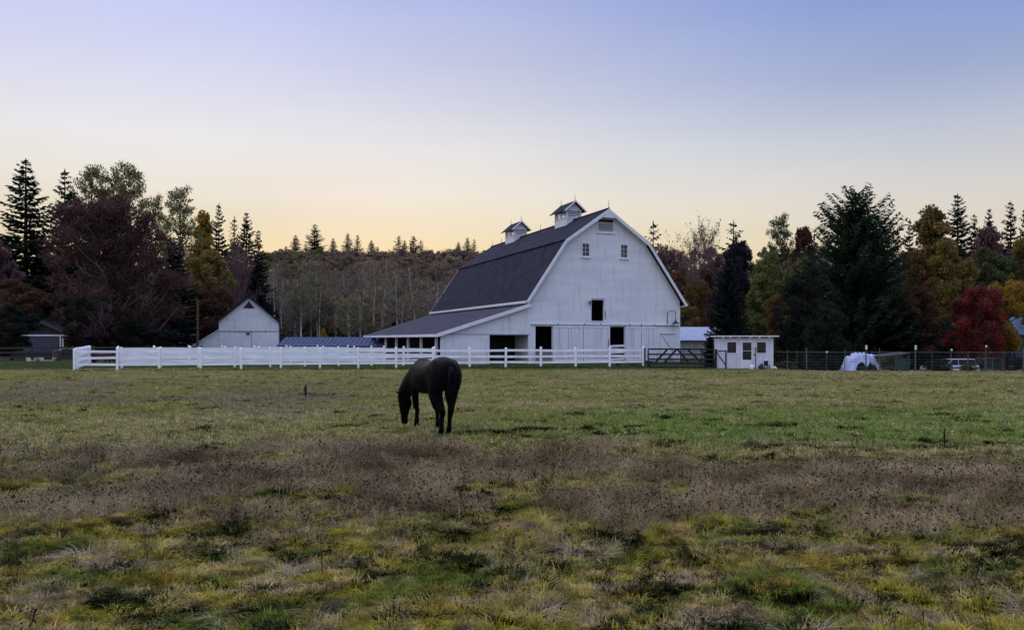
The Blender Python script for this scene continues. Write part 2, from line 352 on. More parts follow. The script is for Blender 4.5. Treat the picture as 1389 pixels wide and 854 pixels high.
MB().box(.17, W - .17, 5.0, 5.1, .2, 3.05).build('inner_partition', inner, barn)
MB().box(2.6, W - 2.6, 3.0, 3.1, 3.2, 9.3).build('hay_loft_partition', inner, barn)
# roof: four thick shingle slabs
def slab(p, q, t=.16, y0=-.42, y1=LB + .42, ext0=0, ext1=0):
    p = Vector(p); q = Vector(q); d = (q - p).normalized(); nrm = Vector((-d.y, d.x))
    if nrm.y < 0: nrm = -nrm
    a = p - d * ext0; b = q + d * ext1
    return MB().prism([tuple(a - nrm * t), tuple(b - nrm * t), tuple(b), tuple(a)], y0, y1)
slab(G[0], G[1], ext1=.0).build('roof', shingle, barn)
slab((G[1][0], G[1][1] + .07), (G[2][0], G[2][1] + .0), t=.14, ext0=.22).build('roof', shingle, barn)
slab((G[2][0] + .003, G[2][1]), (G[3][0], G[3][1] + .07), t=.14, ext1=.22).build('roof', shingle, barn)
slab(G[3], G[4]).build('roof', shingle, barn)
MB().tube([(6.6, -.42, 12.15), (6.6, LB + .42, 12.15)], .09, 8).build('ridge_cap', shingle, barn)
# white bargeboards in front
def barge(pts, y0, y1, wd):
    mb = MB()
    for p, q in zip(pts, pts[1:]):
        p = Vector(p); q = Vector(q); d = (q - p).normalized(); nr_ = Vector((d.y, -d.x))
        if nr_.y > 0: nr_ = -nr_
        mb.prism([tuple(p - Vector((0, .01))), tuple(q - Vector((0, .01))), tuple(q + nr_ * wd * .5 + Vector((0, -wd * .6))), tuple(p + nr_ * wd * .5 + Vector((0, -wd * .6)))], y0, y1)
    return mb
barge(G[:3], -.50, -.425, .25).build('bargeboard', white_trim, barn)
barge(G[2:], -.503, -.428, .25).build('bargeboard', white_trim, barn)
barge(G, LB + .43, LB + .50, .32).build('bargeboard', white_trim, barn)
# soffit under the front overhang
sf = MB()
for p, q in zip(G, G[1:]):
    sf.add([(p[0], -.42, p[1] - .21), (q[0], -.42, q[1] - .21), (q[0], .0, q[1] - .21), (p[0], .0, p[1] - .21)], [(0, 1, 2, 3)])
sf.build('soffit', white_trim, barn)
MB().prism([(6.05, 11.42), (7.15, 11.42), (6.6, 11.85)], -.49, -.44).build('peak_panel', white_trim, barn)
# eaves: gutter and fascia
MB().box(-.52, -.36, -.42, LB + .42, 4.62, 4.80).build('gutter', white_trim, barn)
MB().box(-.34, -.002, -.40, LB + .40, 4.56, 4.60).build('eave_soffit', white_trim, barn)
MB().box(W + .36, W + .50, -.42, LB + .42, 4.62, 4.80).build('gutter', white_trim, barn)
MB().box(W + .002, W + .34, -.40, LB + .40, 4.56, 4.60).build('eave_soffit', white_trim, barn)
MB().box(W - .1, W + .02, -.035, -.003, .15, 4.6).build('corner_board', white_trim, barn)
MB().box(0, .12, -.035, -.003, .15, 4.5).build('corner_board', white_trim, barn)
# belt rail (sliding door track) across the gable
MB().box(.12, W - .1, -.10, -.003, 3.02, 3.12).build('door_track', white_trim, barn)
MB().box(.12, W - .1, -.075, -.003, 2.985, 3.018).build('track_painted_shadow', seam_mat, barn)  # grey strip right below the track, its shadow put in as colour
for x in (2.3, 4.6, 6.0, 8.6, 9.7, 10.9): MB().box(x, x + .05, -.13, -.10, 3.0, 3.16).build('track_bracket', grey_metal, barn)
for (x0, x1) in ((1.98, 4.5), (4.56, 6.86), (8.33, 9.68), (9.74, 11.1)):
    d = MB().box(x0, x1, -.09, -.035, .22, 2.95).build('sliding_door', door_paint, barn)
    MB().box(x0, x0 + .12, -.112, -.092, .22, 2.95).box(x1 - .12, x1, -.112, -.092, .22, 2.95).box(x0 + .122, x1 - .122, -.112, -.092, 2.8, 2.95).box(x0 + .122, x1 - .122, -.112, -.092, .22, .36).build('door_frame', white_trim, d)
    MB().box(x0 + (x1 - x0) / 2 - .012, x0 + (x1 - x0) / 2 + .012, -.094, -.091, .36, 2.8).build('plank_joint', seam_mat, d)
MB().bar((6.72, -.13, .9), (6.72, -.13, 1.9), .04, .04).build('door_handle', black_metal, barn)
# the little side door with a brace and the black lintel
sdr = MB().box(11.62, 12.86, -.07, -.003, .2, 2.27).build('side_door', door_paint, barn)
MB().box(11.55, 12.93, -.10, -.003, 2.29, 2.35).build('lintel', seam_mat, sdr)
MB().box(11.60, 11.72, -.09, -.073, .2, 2.27).box(12.76, 12.88, -.09, -.073, .2, 2.27).box(12.885, 12.91, -.085, -.003, .2, 2.29).build('door_frame', white_trim, sdr)
MB().bar((11.7, -.085, 2.15), (12.7, -.085, .9), .05, .02, (0, 1, 0)).build('brace', seam_mat, sdr)
# half door of pale boards in the middle opening
hd = MB()
for k, z in enumerate((.25, .52, .79, 1.06, 1.30)): hd.bar((6.95, .02, z + .06), (8.24, .02, z + (.02 if k % 2 else .1)), .03, .17, (0, 0, 1))
hd.build('slatted_half_door', white_trim, barn)
MB().box(.53, 1.90, .10, .15, .2, .95).build('stall_door', mat('grey_stall_boards', (.20, .19, .19), rough=.8, bump=.4), barn)
def frame(x0, x1, z0, z1, w_=.09, y=-.045, sill=True, name='window_frame', m=white_trim):
    mb = MB().box(x0 - w_, x0, y, -.003, z0 - w_, z1 + w_).box(x1, x1 + w_, y, -.003, z0 - w_, z1 + w_).box(x0 + .001, x1 - .001, y, -.003, z1, z1 + w_)
    mb.box(x0 + .001, x1 - .001, y, -.003, z0 - w_, z0)
    if sill: mb.box(x0 - w_ - .05, x1 + w_ + .05, y - .06, -.003, z0 - w_ - .07, z0 - w_ - .003)
    return mb
frame(5.26, 6.37, 3.35, 5.0, .07, sill=False).build('hay_door_frame', white_trim, barn)
MB().box(5.2, 6.43, -.06, -.047, 5.07, 5.11).build('hay_door_lintel', seam_mat, barn)
MB().box(6.46, 6.50, -.05, -.003, 3.5, 4.2).build('hinge', black_metal, barn)
MB().box(5.02, 5.17, -.30, -.003, 4.68, 4.90).box(5.04, 5.15, -.34, -.303, 4.6, 4.74).build('floodlight', mat('beige_lamp_housing', (.22, .2, .17)), barn)
for (x0, x1, z0, z1) in ((4.49, 5.07, 8.40, 9.36), (7.90, 8.48, 8.42, 9.40)):
    wf = frame(x0, x1, z0, z1).build('window', white_trim, barn)
    MB().box(x0, x1, .06, .08, z0, z1).build('pane', glassm, wf)
    xm = (x0 + x1) / 2; mu = MB().box(xm - .013, xm + .013, .02, .05, z0, z1)
    for k in (1, 2): zc = z0 + (z1 - z0) * k / 3; mu.box(x0, xm - .014, .02, .05, zc - .013, zc + .013).box(xm + .014, x1, .02, .05, zc - .013, zc + .013)
    mu.build('muntin', white_trim, wf)
lv = frame(5.86, 7.22, 10.40, 11.35, .1).build('louvre_vent', white_trim, barn)
mb = MB().box(5.86, 7.22, .01, .05, 11.06, 11.12)
for k in range(4): mb.bar((5.86, .04, 10.50 + k * .155), (7.22, .04, 10.50 + k * .155), .10, .02, (0, .75, .66))
mb.build('louvre_slats', white_trim, lv)
MB().box(5.86, 7.22, .1, .14, 10.40, 11.35).build('vent_backing', inner, lv)
lamp = MB().tube([(12.2, -.06, 3.13), (12.2, -.06, 4.05), (12.24, -.2, 4.16), (12.45, -.35, 4.2), (12.68, -.45, 4.16), (12.72, -.45, 4.05), (12.72, -.45, 3.5)], .025, 6).build('lamp_bracket', black_metal, barn)
MB().tube([(12.72, -.45, 3.55), (12.72, -.45, 3.35), (12.72, -.45, 3.27), (12.72, -.45, 3.15)], [.04, .08, .2, .34], 14).build('lamp_shade', black_metal, lamp)
# cupolas
def cupola(yc, hw=.72, hl=1.2):
    c = empty('cupola', (6.6, yc, -.12)); c.parent = barn
    zt = 13.05
    b = MB().box(-hw, hw, -hl, hl, 11.55, 12.45).build('base', white_board, c)
    mb = MB()
    for sx in (-1, 1):
        for sy in (-1, 0, 1):
            if sy == 0: mb.box(sx * hw - .05 * (sx + 1), sx * hw + .05 * (1 - sx), -.05, .05, 12.45, zt)
            else: mb.box(sx * hw - .06 * (sx + 1), sx * hw + .06 * (1 - sx), sy * hl - .06 * (sy + 1), sy * hl + .06 * (1 - sy), 12.45, zt)
    mb.box(-hw - .03, hw + .03, -hl - .03, hl + .03, zt, zt + .08); mb.box(-hw - .03, hw + .03, -hl - .03, hl + .03, 12.40, 12.449)
    mb.build('corner_posts', white_trim, c)
    sl_ = MB()
    for k in range(4):
        z = 12.53 + k * .14
        for sy in (-1, 1): sl_.bar((-hw + .12, sy * (hl - .06), z), (hw - .12, sy * (hl - .06), z), .085, .018, (0, sy * .7, .7))
        for sx in (-1, 1):
            for (a, b_) in ((-hl + .12, -.05), (.05, hl - .12)): sl_.bar((sx * (hw - .06), a, z), (sx * (hw - .06), b_, z), .11, .022, (sx * .7, 0, .7))
    sl_.build('louvre_slats', white_trim, c)
    for y0_ in (-hl, hl - .05): MB().prism([(-hw, zt + .08), (hw, zt + .08), (0, zt + .72)], y0_, y0_ + .05).build('gable_panel', white_board, c)
    rf = MB()
    for s in (-1, 1): rf.prism([(0, zt + .85), (s * (hw + .30), zt - .04), (s * (hw + .30), zt - .10), (0, zt + .76)][::s], -hl - .32, hl + .32)
    rf.build('roof', shingle, c)
    for sy in (-1, 1):
        bb = MB()
        for s in (-1, 1):
            y = sy * (hl + .35); bb.bar((s * .01, y, zt + .78), (s * (hw + .32), y, zt - .09), .05, .11)
        bb.build('bargeboard', white_trim, c)
    for y in (-hl - .2, hl + .2):
        f = MB().tube([(0, y, zt + .8), (0, y, zt + 1.35)], [.03, .012], 6).build('finial', black_metal, c)
    return c
cupola(7.0); cupola(19.2)
for y in (-.40, 13.0, 23.4, 26.2):
    MB().tube([(6.6, y, 12.1), (6.6, y, 12.8)], [.028, .012], 6).build('lightning_rod', black_metal, barn)
# lean-to
lt = empty('lean_to', (0, 0, 0)); lt.parent = barn
XE = -7.3
def zl(x): return 4.5 + (x - 0) * (4.5 - 2.30) / 7.0
fwl = MB().prism([(-6.98, .05), (-.003, .05), (-.003, zl(0) - .17), (-6.98, zl(-6.98) - .17)], -.06, .09).build('front_wall', white_board, lt)
cut(fwl, [(-3.26, -.1, -1, 1, -1, 2.22)])
MB().prism([(-3.24, .1), (-.12, .1), (-.12, 4.1), (-3.24, 3.15)], 3.2, 3.3).build('inner_partition', inner, lt)
for y0_ in (9.5, 20): MB().box(-6.9, -.1, y0_, y0_ + .1, .1, 2.25).build('inner_partition', inner, lt)
MB().box(-6.98, -.003, -.082, -.063, 2.24, 2.29).build('belt_board', seam_mat, lt)
MB().box(-3.30, -3.24, -.1, -.063, .05, 2.23).build('door_post', white_trim, lt)
MB().box(-6.98, -.003, 26.0, 26.1, .05, 2.2).build('back_wall', white_board, lt)
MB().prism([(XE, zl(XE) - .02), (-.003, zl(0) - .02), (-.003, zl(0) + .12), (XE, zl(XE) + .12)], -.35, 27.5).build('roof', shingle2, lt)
MB().prism([(XE, zl(XE) - .14), (-.003, zl(0) - .14), (-.003, zl(0) + .13), (XE, zl(XE) + .13)], -.42, -.353).build('bargeboard', white_trim, lt)
MB().box(XE - .12, XE - .003, -.42, 27.5, zl(XE) - .13, zl(XE) + .08).build('gutter', white_trim, lt)
for y in (1.34, 5.7, 10.0, 14.3, 18.8, 22.7, 26.6):
    MB().box(-7.0, -6.82, y - .09, y + .09, -.05, zl(-7) - .04).build('post', white_trim, lt)
mb = MB()
for y0, y1 in ((.1, 26.5),):
    for z in (.5, .95): mb.box(-6.93, -6.9, y0, y1, z, z + .12)
mb.build('rail', brown_wood, lt)
MB().box(-6.9, -.1, .2, 27, -.02, .06).build('dirt_floor', mat('bare_dirt', (.07, .055, .045), (.04, .034, .028), 2, .95, .5), lt)
MB().box(-2.2, -1.6, 1.6, 2.2, .06, .8).build('feed_bin', grey_wood, lt)

# ------------------------------------------------------------------ small white barn at left
def house(name, loc, rz, label, cat, hw, ln, ez, pz, wall_m, roof_m, over=.25, trim=white_trim):
    h = empty(name, loc, rz, label, cat)
    MB().prism([(-hw, 0), (hw, 0), (hw, ez), (0, pz), (-hw, ez)], 0, ln).build('wall', wall_m, h)
    sl_ = (pz - ez) / hw
    for s in (-1, 1):
        MB().prism([(s * .002, pz + .02), (s * (hw + over), ez - sl_ * over + .02), (s * (hw + over), ez - sl_ * over + .14), (s * .002, pz + .14)][::s], -.3, ln + .3).build('roof', roof_m, h)
        MB().prism([(s * .003, pz - .1), (s * (hw + over), ez - sl_ * over - .1), (s * (hw + over), ez - sl_ * over + .15), (s * .003, pz + .15)][::s], -.36, -.303).build('bargeboard', trim, h)
    return h
def at(px, py, Y): return ((px - 694.5) / 1050 * Y, Y, 1.9 - (py - 460) / 1050 * Y)
x, y, z = at(337.5, 480, 95)
sb = house('small_barn', (x, y, 0), R(16), 'small steep-gabled white barn with a lean-to on its left, behind the white fence', 'barn', 3.45, 9, 4.15, 7.1, white_board, shingle, .2, shingle)
MB().prism([(-3.46, 0), (-3.46, 3.0), (-6.3, 1.15), (-6.3, 0)], .05, 8.9).build('lean_to_wall', white_board, sb)
MB().prism([(-3.46, 3.02), (-3.46, 3.12), (-6.6, 1.08), (-6.6, .98)], -.2, 9.1).build('lean_to_roof', white_trim, sb)
MB().box(-3.45, 3.45, -.05, -.003, 2.85, 2.93).build('belt_board', seam_mat, sb)
MB().box(-.3, .1, -.12, -.003, 2.5, 2.7).build('floodlight', black_metal, sb)
MB().box(.3, .35, -.03, -.003, 0, 2.84).box(-1.3, .3, -.03, -.003, 2.76, 2.8).build('door_joint', seam_mat, sb)
MB().prism([(-.7, 5.7), (.7, 5.7), (0, 6.6)], -.04, -.003).build('gable_vent', inner, sb)
MB().box(3.452, 3.5, 0, 9, 0, .1).build('sill_board', white_trim, sb)
# low blue-roofed shed, its ridge running left to right
bs = empty('equipment_shed', (-18.6, 76, 0), R(-3), 'long low shed with blue metal roof between the two white barns', 'shed')
MB().box(-4.3, 7.0, .15, 5.0, 0, 1.35).build('wall', cream_wall, bs)
MB().prism([(0, 0), (4.85, 0), (4.85, 1.3), (2.5, 2.05), (0, 1.3)], 0, .12).build('end_wall', cream_wall, bs).matrix_local = Matrix.Translation((7.12, .1, 0)) @ Matrix.Rotation(R(90), 4, 'Z')
rf = MB()
rf.add([(-4.6, -.1, 1.25), (7.3, -.1, 1.25), (7.3, 2.5, 2.12), (-4.6, 2.5, 2.12), (7.3, 5.2, 1.25), (-4.6, 5.2, 1.25)], [(0, 1, 2, 3), (3, 2, 4, 5)])
o = rf.build('roof', blue_roof, bs); s_ = o.modifiers.new('s', 'SOLIDIFY'); s_.thickness = .06
mb = MB()
for k in range(27): xx = -4.5 + k * .45; mb.bar((xx, -.1, 1.285), (xx, 2.5, 2.155), .04, .03)
mb.build('standing_seam', blue_roof, bs)
MB().bar((7.33, -.12, 1.2), (7.33, 2.5, 2.08), .05, .14).bar((7.33, 2.5, 2.08), (7.33, 5.2, 1.2), .05, .14).build('bargeboard', blue_roof, bs)
# pale-roofed building right of the barn
x, y, z = at(948, 460, 72)
pr = empty('storage_building', (x, y, 0), R(4), 'low cream building with a pale blue metal roof just right of the big barn', 'building')
MB().box(-3.6, 3.0, .2, 6, 0, 1.85).build('wall', cream_wall, pr)
o = MB().add([(-3.8, -.2, 1.82), (3.3, -.2, 1.82), (3.3, 3.2, 3.1), (-3.8, 3.2, 3.1), (3.3, 6.4, 1.82), (-3.8, 6.4, 1.82)], [(0, 1, 2, 3), (3, 2, 4, 5)]).build('roof', pale_roof, pr)
s_ = o.modifiers.new('s', 'SOLIDIFY'); s_.thickness = .07
for k in range(7): MB().box(-3.4 + k, -3.36 + k, .17, .2, 0, 1.8).build('batten', seam_mat, pr)
# left house behind trees and the far blue-roofed house
x, y, z = at(58, 490, 76)
hs_ = house('farmhouse', (x, y, 0), R(6), 'dark slate-blue house with white trim half hidden under the big dark red tree', 'house', 3.0, 8, 2.15, 3.55, mat('dark_gable_boards', (.03, .03, .035)), shingle, .25, mat('dull_trim', (.07, .065, .06)))
MB().box(-1.9, 1.6, -.06, -.003, .7, 2.2).build('siding_panel', slate_wall, hs_)
MB().box(-1.9, 2.9, -.1, -.003, 2.22, 2.36).box(1.62, 1.74, -.1, -.003, .4, 2.21).build('trim_board', white_trim, hs_)
wf = MB().box(1.85, 2.85, -.09, -.003, .95, 1.07).box(1.85, 1.97, -.09, -.003, 1.071, 2.0).box(2.73, 2.85, -.09, -.003, 1.071, 2.0).box(1.971, 2.729, -.09, -.003, 1.9, 2.0).build('window', white_trim, hs_)
MB().box(1.97, 2.73, -.03, -.003, 1.07, 1.9).build('pane', glassm, wf)
x, y, z = at(56, 460, 112)
hh = empty('far_house', (x, y, 0), R(-20), 'far house whose pale blue roof shows through the red tree at left', 'house')
MB().box(-3.5, 3.5, 0, 7, 0, 4.4).build('wall', slate_wall, hh)
o = MB().add([(-2.6, -.4, 4.3), (2.4, -.4, 4.3), (1.3, 3.5, 7.2), (-1.8, 3.5, 7.2), (2.4, 7.4, 4.3), (-2.6, 7.4, 4.3)], [(0, 1, 2, 3), (3, 2, 4, 5)]).build('roof', pale_roof, hh)
s_ = o.modifiers.new('s', 'SOLIDIFY'); s_.thickness = .15
x, y, z = at(1392, 460, 80)
rh = empty('far_house', (x, y, 0), R(10), 'house with a blue-grey roof at the right edge beside the yellow tree', 'house')
MB().box(-1.2, 5, 0, 6, 0, 2.5).build('wall', slate_wall, rh)
o = MB().add([(-1.6, -.4, 2.4), (5.4, -.4, 2.4), (5.4, 3, 4.3), (-.6, 3, 4.3), (5.4, 6.4, 2.4), (-1.6, 6.4, 2.4)], [(0, 1, 2, 3), (3, 2, 4, 5)]).build('roof', mat('slate_blue_roof', (.10, .14, .25), rough=.5), rh)
s_ = o.modifiers.new('s', 'SOLIDIFY'); s_.thickness = .12

# ------------------------------------------------------------------ small white shed on the right
x, y, z = at(1013, 500, 48.7)
shed = empty('garden_shed', (x, y, 0), R(-3), 'small white flat-roofed shed with two windows and a glazed door, beside the gate', 'shed')
wl = MB().box(-1.72, 1.62, 0, 2.2, .0, 1.98).build('wall', mat('white_vertical_siding', (.74, .77, .84), (.62, .65, .74), 2.5, .55, .4, 8, stretch=(5, 5, .3), detail=6), shed)
cut(wl, [(-1.22, -.66, -.1, .1, 1.05, 1.72), (.62, 1.18, -.1, .1, 1.05, 1.72)])
mb = MB()
for k in range(17):
    xx = -1.62 + k * .2
    for z0_, z1_ in (((.05, .99), (1.78, 1.93)) if -1.28 < xx < -.6 or .56 < xx < 1.24 else ((.05, 1.93),)): mb.box(xx, xx + .008, -.004, -.001, z0_, z1_)
mb.build('siding_groove', seam_mat, shed)
for x0 in (-1.22, .62):
    wf = MB().box(x0 - .05, x0, -.03, -.006, 1.0, 1.77).box(x0 + .56, x0 + .61, -.03, -.006, 1.0, 1.77).box(x0 + .001, x0 + .559, -.03, -.006, 1.0, 1.05).box(x0 + .001, x0 + .559, -.03, -.006, 1.72, 1.77).build('window', white_trim, shed)
    MB().box(x0, x0 + .56, .02, .04, 1.05, 1.72).build('pane', glassm, wf)
dr = MB().box(-.42, .36, -.05, -.006, .08, 1.86).build('door', white_trim, shed)
MB().box(-.27, .27, -.06, -.052, .62, 1.16).box(-.27, .27, -.06, -.052, 1.19, 1.70).build('pane', glassm, dr)
MB().box(.42, .47, -.08, -.04, .9, 1.0).build('door_handle', black_metal, shed)
MB().box(-1.95, 1.9, -.35, 2.5, 2.06, 2.13).build('roof', white_trim, shed)
MB().box(-1.93, 1.88, -.34, 2.48, 2.131, 2.15).build('roof_felt', shingle, shed)
for xx in (-1.55, -1.1, -.55, .12, .68, 1.3): MB().box(xx, xx + .07, -.33, .5, 1.983, 2.057).build('rafter_tail', white_trim, shed)
MB().box(1.56, 1.64, -.03, -.005, 0, 1.98).build('corner_board', white_trim, shed)
MB().box(-.62, -.55, -.12, -.05, .05, 1.05).build('downpipe', white_trim, shed)
MB().tube([(.5, -.15, 0), (.52, -.1, 1.32)], .025, 6).tube([(.52, -.1, 1.3), (.52, -.1, 1.38)], .045, 6).build('standpipe', black_metal, shed)
sx0, sy0 = x, y
def near_shed(dx, dy): return (sx0 + dx, sy0 + dy, 0)
b = empty('plastic_jug', near_shed(.12, -.65), 0, 'white plastic jug with a dark cap standing before the white shed door', 'jug')
MB().tube([(0, 0, 0), (0, 0, .02), (0, 0, .26), (0, 0, .33), (0, 0, .36)], [.12, .145, .145, .09, .045], 14).build('jug_body', white_trim, b, True)
MB().tube([(0, 0, .36), (0, 0, .41)], .05, 10).build('cap', black_metal, b)
MB().tube([(.11, 0, .30), (.2, 0, .27), (.2, 0, .15), (.13, 0, .1)], .018, 6).build('handle', white_trim, b, True)
def blob(name, loc, s, m, seed, label, cat, sub=3):
    bm = bmesh.new(); bmesh.ops.create_icosphere(bm, subdivisions=sub, radius=1); rg = random.Random(seed)
    ph = [rg.uniform(0, 6) for _ in range(6)]
    for v in bm.verts:
        c = v.co.copy(); k = 1 + .12 * math.sin(4 * c.x + ph[0]) * math.cos(3 * c.y + ph[1]) + .1 * math.sin(5 * c.z + ph[2] + 2 * c.x) + .05 * math.sin(11 * c.y + ph[3])
        v.co = Vector((c.x * s[0] * k, c.y * s[1] * k, max(0, (c.z * .62 + .52)) * s[2] * k))
    me = bpy.data.meshes.new(name); bm.to_mesh(me); bm.free(); me.shade_smooth()
    o = link_mesh(name, me, m); o.location = loc; return setp(o, label, cat)
blob('rubbish_bag', near_shed(.72, -.55), (.17, .15, .3), mat('black_plastic', (.015, .015, .017), rough=.35, bump=.8), 4, 'lumpy black bag on the grass beside the white jug', 'bag')
blob('boulder', near_shed(1.5, -.65), (.18, .14, .2), mat('pale_rock', (.62, .58, .46), (.5, .47, .4), 5, .8, .5), 9, 'pale cream boulder at the right foot of the white shed', 'rock')
ch = empty('stool', near_shed(1.1, -.5), R(8), 'small dark red stool with a backboard against the white shed', 'stool')
MB().box(-.14, .14, -.14, .14, .26, .30).build('seat', mat('dark_red_paint', (.06, .015, .015)), ch)
MB().box(-.14, .14, .11, .14, .30, .56).build('backrest', mat('very_dark_board', (.02, .015, .02)), ch)
for a in (-1, 1):
    for c_ in (-1, 1): MB().box(a * .12 - .02, a * .12 + .02, c_ * .12 - .02, c_ * .12 + .02, 0, .259).build('leg', brown_wood, ch)
# ------------------------------------------------------------------ white board fences
rail_z = (.42, .80, 1.18)
def board_fence(pts, spacing, label, h=1.38, cap=True, z0=0, m=vinyl, rails=rail_z, rh=.14, group=None, name='board_fence', side=-1, pw=.13):
    A = Vector((*pts[0], 0)); f = empty(name, A, 0, label, 'fence', group)
    pm = MB().box(-pw / 2, pw / 2, -pw / 2, pw / 2, 0, h)
    if cap: pm.add([(-pw * .62, -pw * .62, h), (pw * .62, -pw * .62, h), (pw * .62, pw * .62, h), (-pw * .62, pw * .62, h), (0, 0, h + .07)], [(0, 3, 2, 1), (0, 1, 4), (1, 2, 4), (2, 3, 4), (3, 0, 4)])
    pme = pm.mesh('fence_post'); rg = random.Random(len(label))
    for k in range(len(pts) - 1):
        P = Vector((*pts[k], 0)); Q = Vector((*pts[k + 1], 0)); n = max(1, round((Q - P).length / spacing)); d = (Q - P).normalized(); ang = math.atan2(d.y, d.x); nv = Vector((d.y, -d.x, 0)) * .0
        for i in range(n + (k == len(pts) - 2)):
            c = P.lerp(Q, i / n); o = link_mesh('post', pme, m, f); o.location = c - A + Vector((0, 0, z0 - .03 + rg.uniform(-.03, .03))); o.rotation_euler = (rg.uniform(-.018, .018), rg.uniform(-.022, .022), ang)
        for i in range(n):
            c0 = P.lerp(Q, i / n) - A + d * pw * .52; c1 = P.lerp(Q, (i + 1) / n) - A - d * pw * .52
            mb = MB()
            for z in rails: mb.bar(c0 + Vector((0, 0, z + rg.uniform(-.02, .02))), c1 + Vector((0, 0, z + rg.uniform(-.02, .02))), .04, rh)
            mb.build('rail', m, f)
    return f
FL = Vector((-25.6, 45.3)); FR = Vector((8.75, 51.6)); d2 = Vector((-.3665, .930))
C1 = FL + Vector((-.44, .9)) * 18
board_fence([C1, FL, FR], 2.28, 'white three-rail board fence along the near edge of the barnyard with its left corner')
A2 = Vector((-25.0, 49.6)); B2 = Vector((-5.6, 56.0))
board_fence([A2, B2], 2.4, 'white board fence close behind the near fence, ending at the lean-to corner')
A3 = Vector((-27.5, 54.0)); B3 = Vector((-10.0, 60.5))
board_fence([A3, B3], 2.4, 'third white board fence inside the yard, running towards the open side of the lean-to')
A4 = Vector((-30.5, 60.0)); B4 = Vector((-14, 66)); board_fence([A4, B4], 2.4, 'farthest white board fence, in front of the small white barn')
board_fence([(-47, 66), (-40, 69.5), (-28.5, 71)], 2.4, 'dark brown wooden rail fence in front of the slate-blue house', 1.35, False, 0, brown_wood, (.35, .75, 1.15), .15)
for px, wd, label in ((44, 0.7, 'shorter cream trough under the brown rail fence'), (65, 1.1, 'longer cream trough under the brown rail fence')):
    x, y, z = at(px, 489, 66.5)
    o = bevel(MB().prism([(-wd / 2, 0), (wd / 2, 0), (wd / 2 + .08, .34), (wd / 2 - .02, .34), (wd / 2 - .08, .1), (-wd / 2 + .08, .1), (-wd / 2 + .02, .34), (-wd / 2 - .08, .34)], -.25, .25).build('trough', mat('cream_plastic', (.42, .46, .38)), None)); o.location = (x, y, 0)
    setp(o, label, 'trough')
x, y, z = at(77, 489, 67); o = MB().tube([(0, 0, 0), (0, 0, .9), (0, 0, 1.0)], [.35, .33, .15], 12).build('stump', mat('reddish_stump', (.08, .05, .045), rough=.9, bump=.6)); o.location = (x, y, 0); setp(o, 'thick brown stump beside the cream troughs', 'stump')
# ------------------------------------------------------------------ gates
x0, y0, _ = at(879.5, 497, 50.3); x1, y1, _ = at(968, 497, 49.4)
gt = empty('farm_gate', (x0, y0, 0), math.atan2(y1 - y0, x1 - x0), 'wide dark green farm gate with slanted braces between the white fence and the white shed', 'gate')
GL = math.hypot(x1 - x0, y1 - y0)
MB().box(-.28, -.18, -.05, .05, -.1, 1.36).build('hinge_post', gate_brown, gt)
for x_ in (-.05, GL - .05): MB().box(x_, x_ + .08, -.035, .035, .1, 1.30).build('end_stile', gate_green, gt)
for z in (.12, .33, .62, .93, 1.27): MB().box(.032, GL - .052, -.03, .03, z - .05, z + .05).build('gate_rail', gate_green, gt)
for a, b_ in ((.45, 1.2), (1.02, 1.78), (GL - 1.55, GL - 2.25), (GL - .75, GL - 1.6)):
    MB().bar((a, -.05, .4), (b_, -.05, 1.24), .13, .03, (0, 1, 0)).build('gate_brace', gate_green, gt)
MB().box(GL * .5 - .03, GL * .5 + .03, .03, .05, .3, 1.2).build('gate_upright', gate_green, gt)
MB().box(GL * .82 - .03, GL * .82 + .03, .03, .05, .1, 1.2).build('gate_upright', gate_green, gt)
x2, y2, _ = at(971, 498, 48.9); x3, y3, _ = at(985, 499, 48.2)
g2 = empty('wicket_gate', (x2, y2, 0), math.atan2(y3 - y2, x3 - x2), 'narrow dark brown wicket gate with one diagonal against the left end of the shed', 'gate')
gl = math.hypot(x3 - x2, y3 - y2)
MB().box(-.05, .05, -.05, .05, 0, 1.28).build('hinge_post', gate_green, g2)
MB().box(gl - .06, gl + .02, -.03, .03, .0, 1.22).build('end_stile', gate_brown, g2)
MB().box(.052, gl - .062, -.025, .025, 1.14, 1.21).build('gate_rail', gate_brown, g2)
MB().bar((.06, 0, 1.1), (gl - .06, 0, .3), .035, .07, (0, 1, 0)).build('gate_brace', gate_brown, g2)
o = MB().box(-1.2, 1.3, -.3, .3, .28, .42).box(-1.1, -.9, -.2, .2, 0, .28).box(1.0, 1.2, -.2, .2, 0, .28).box(-.15, .25, -.35, -.05, 0, .26).build('mounting_bench', mat('green_bench_paint', (.03, .05, .045)), None)
x, y, z = at(858, 500, 52.5); o.location = (x, y, 0); setp(o, 'low dark green bench at the foot of the white fence beside the gate', 'bench')
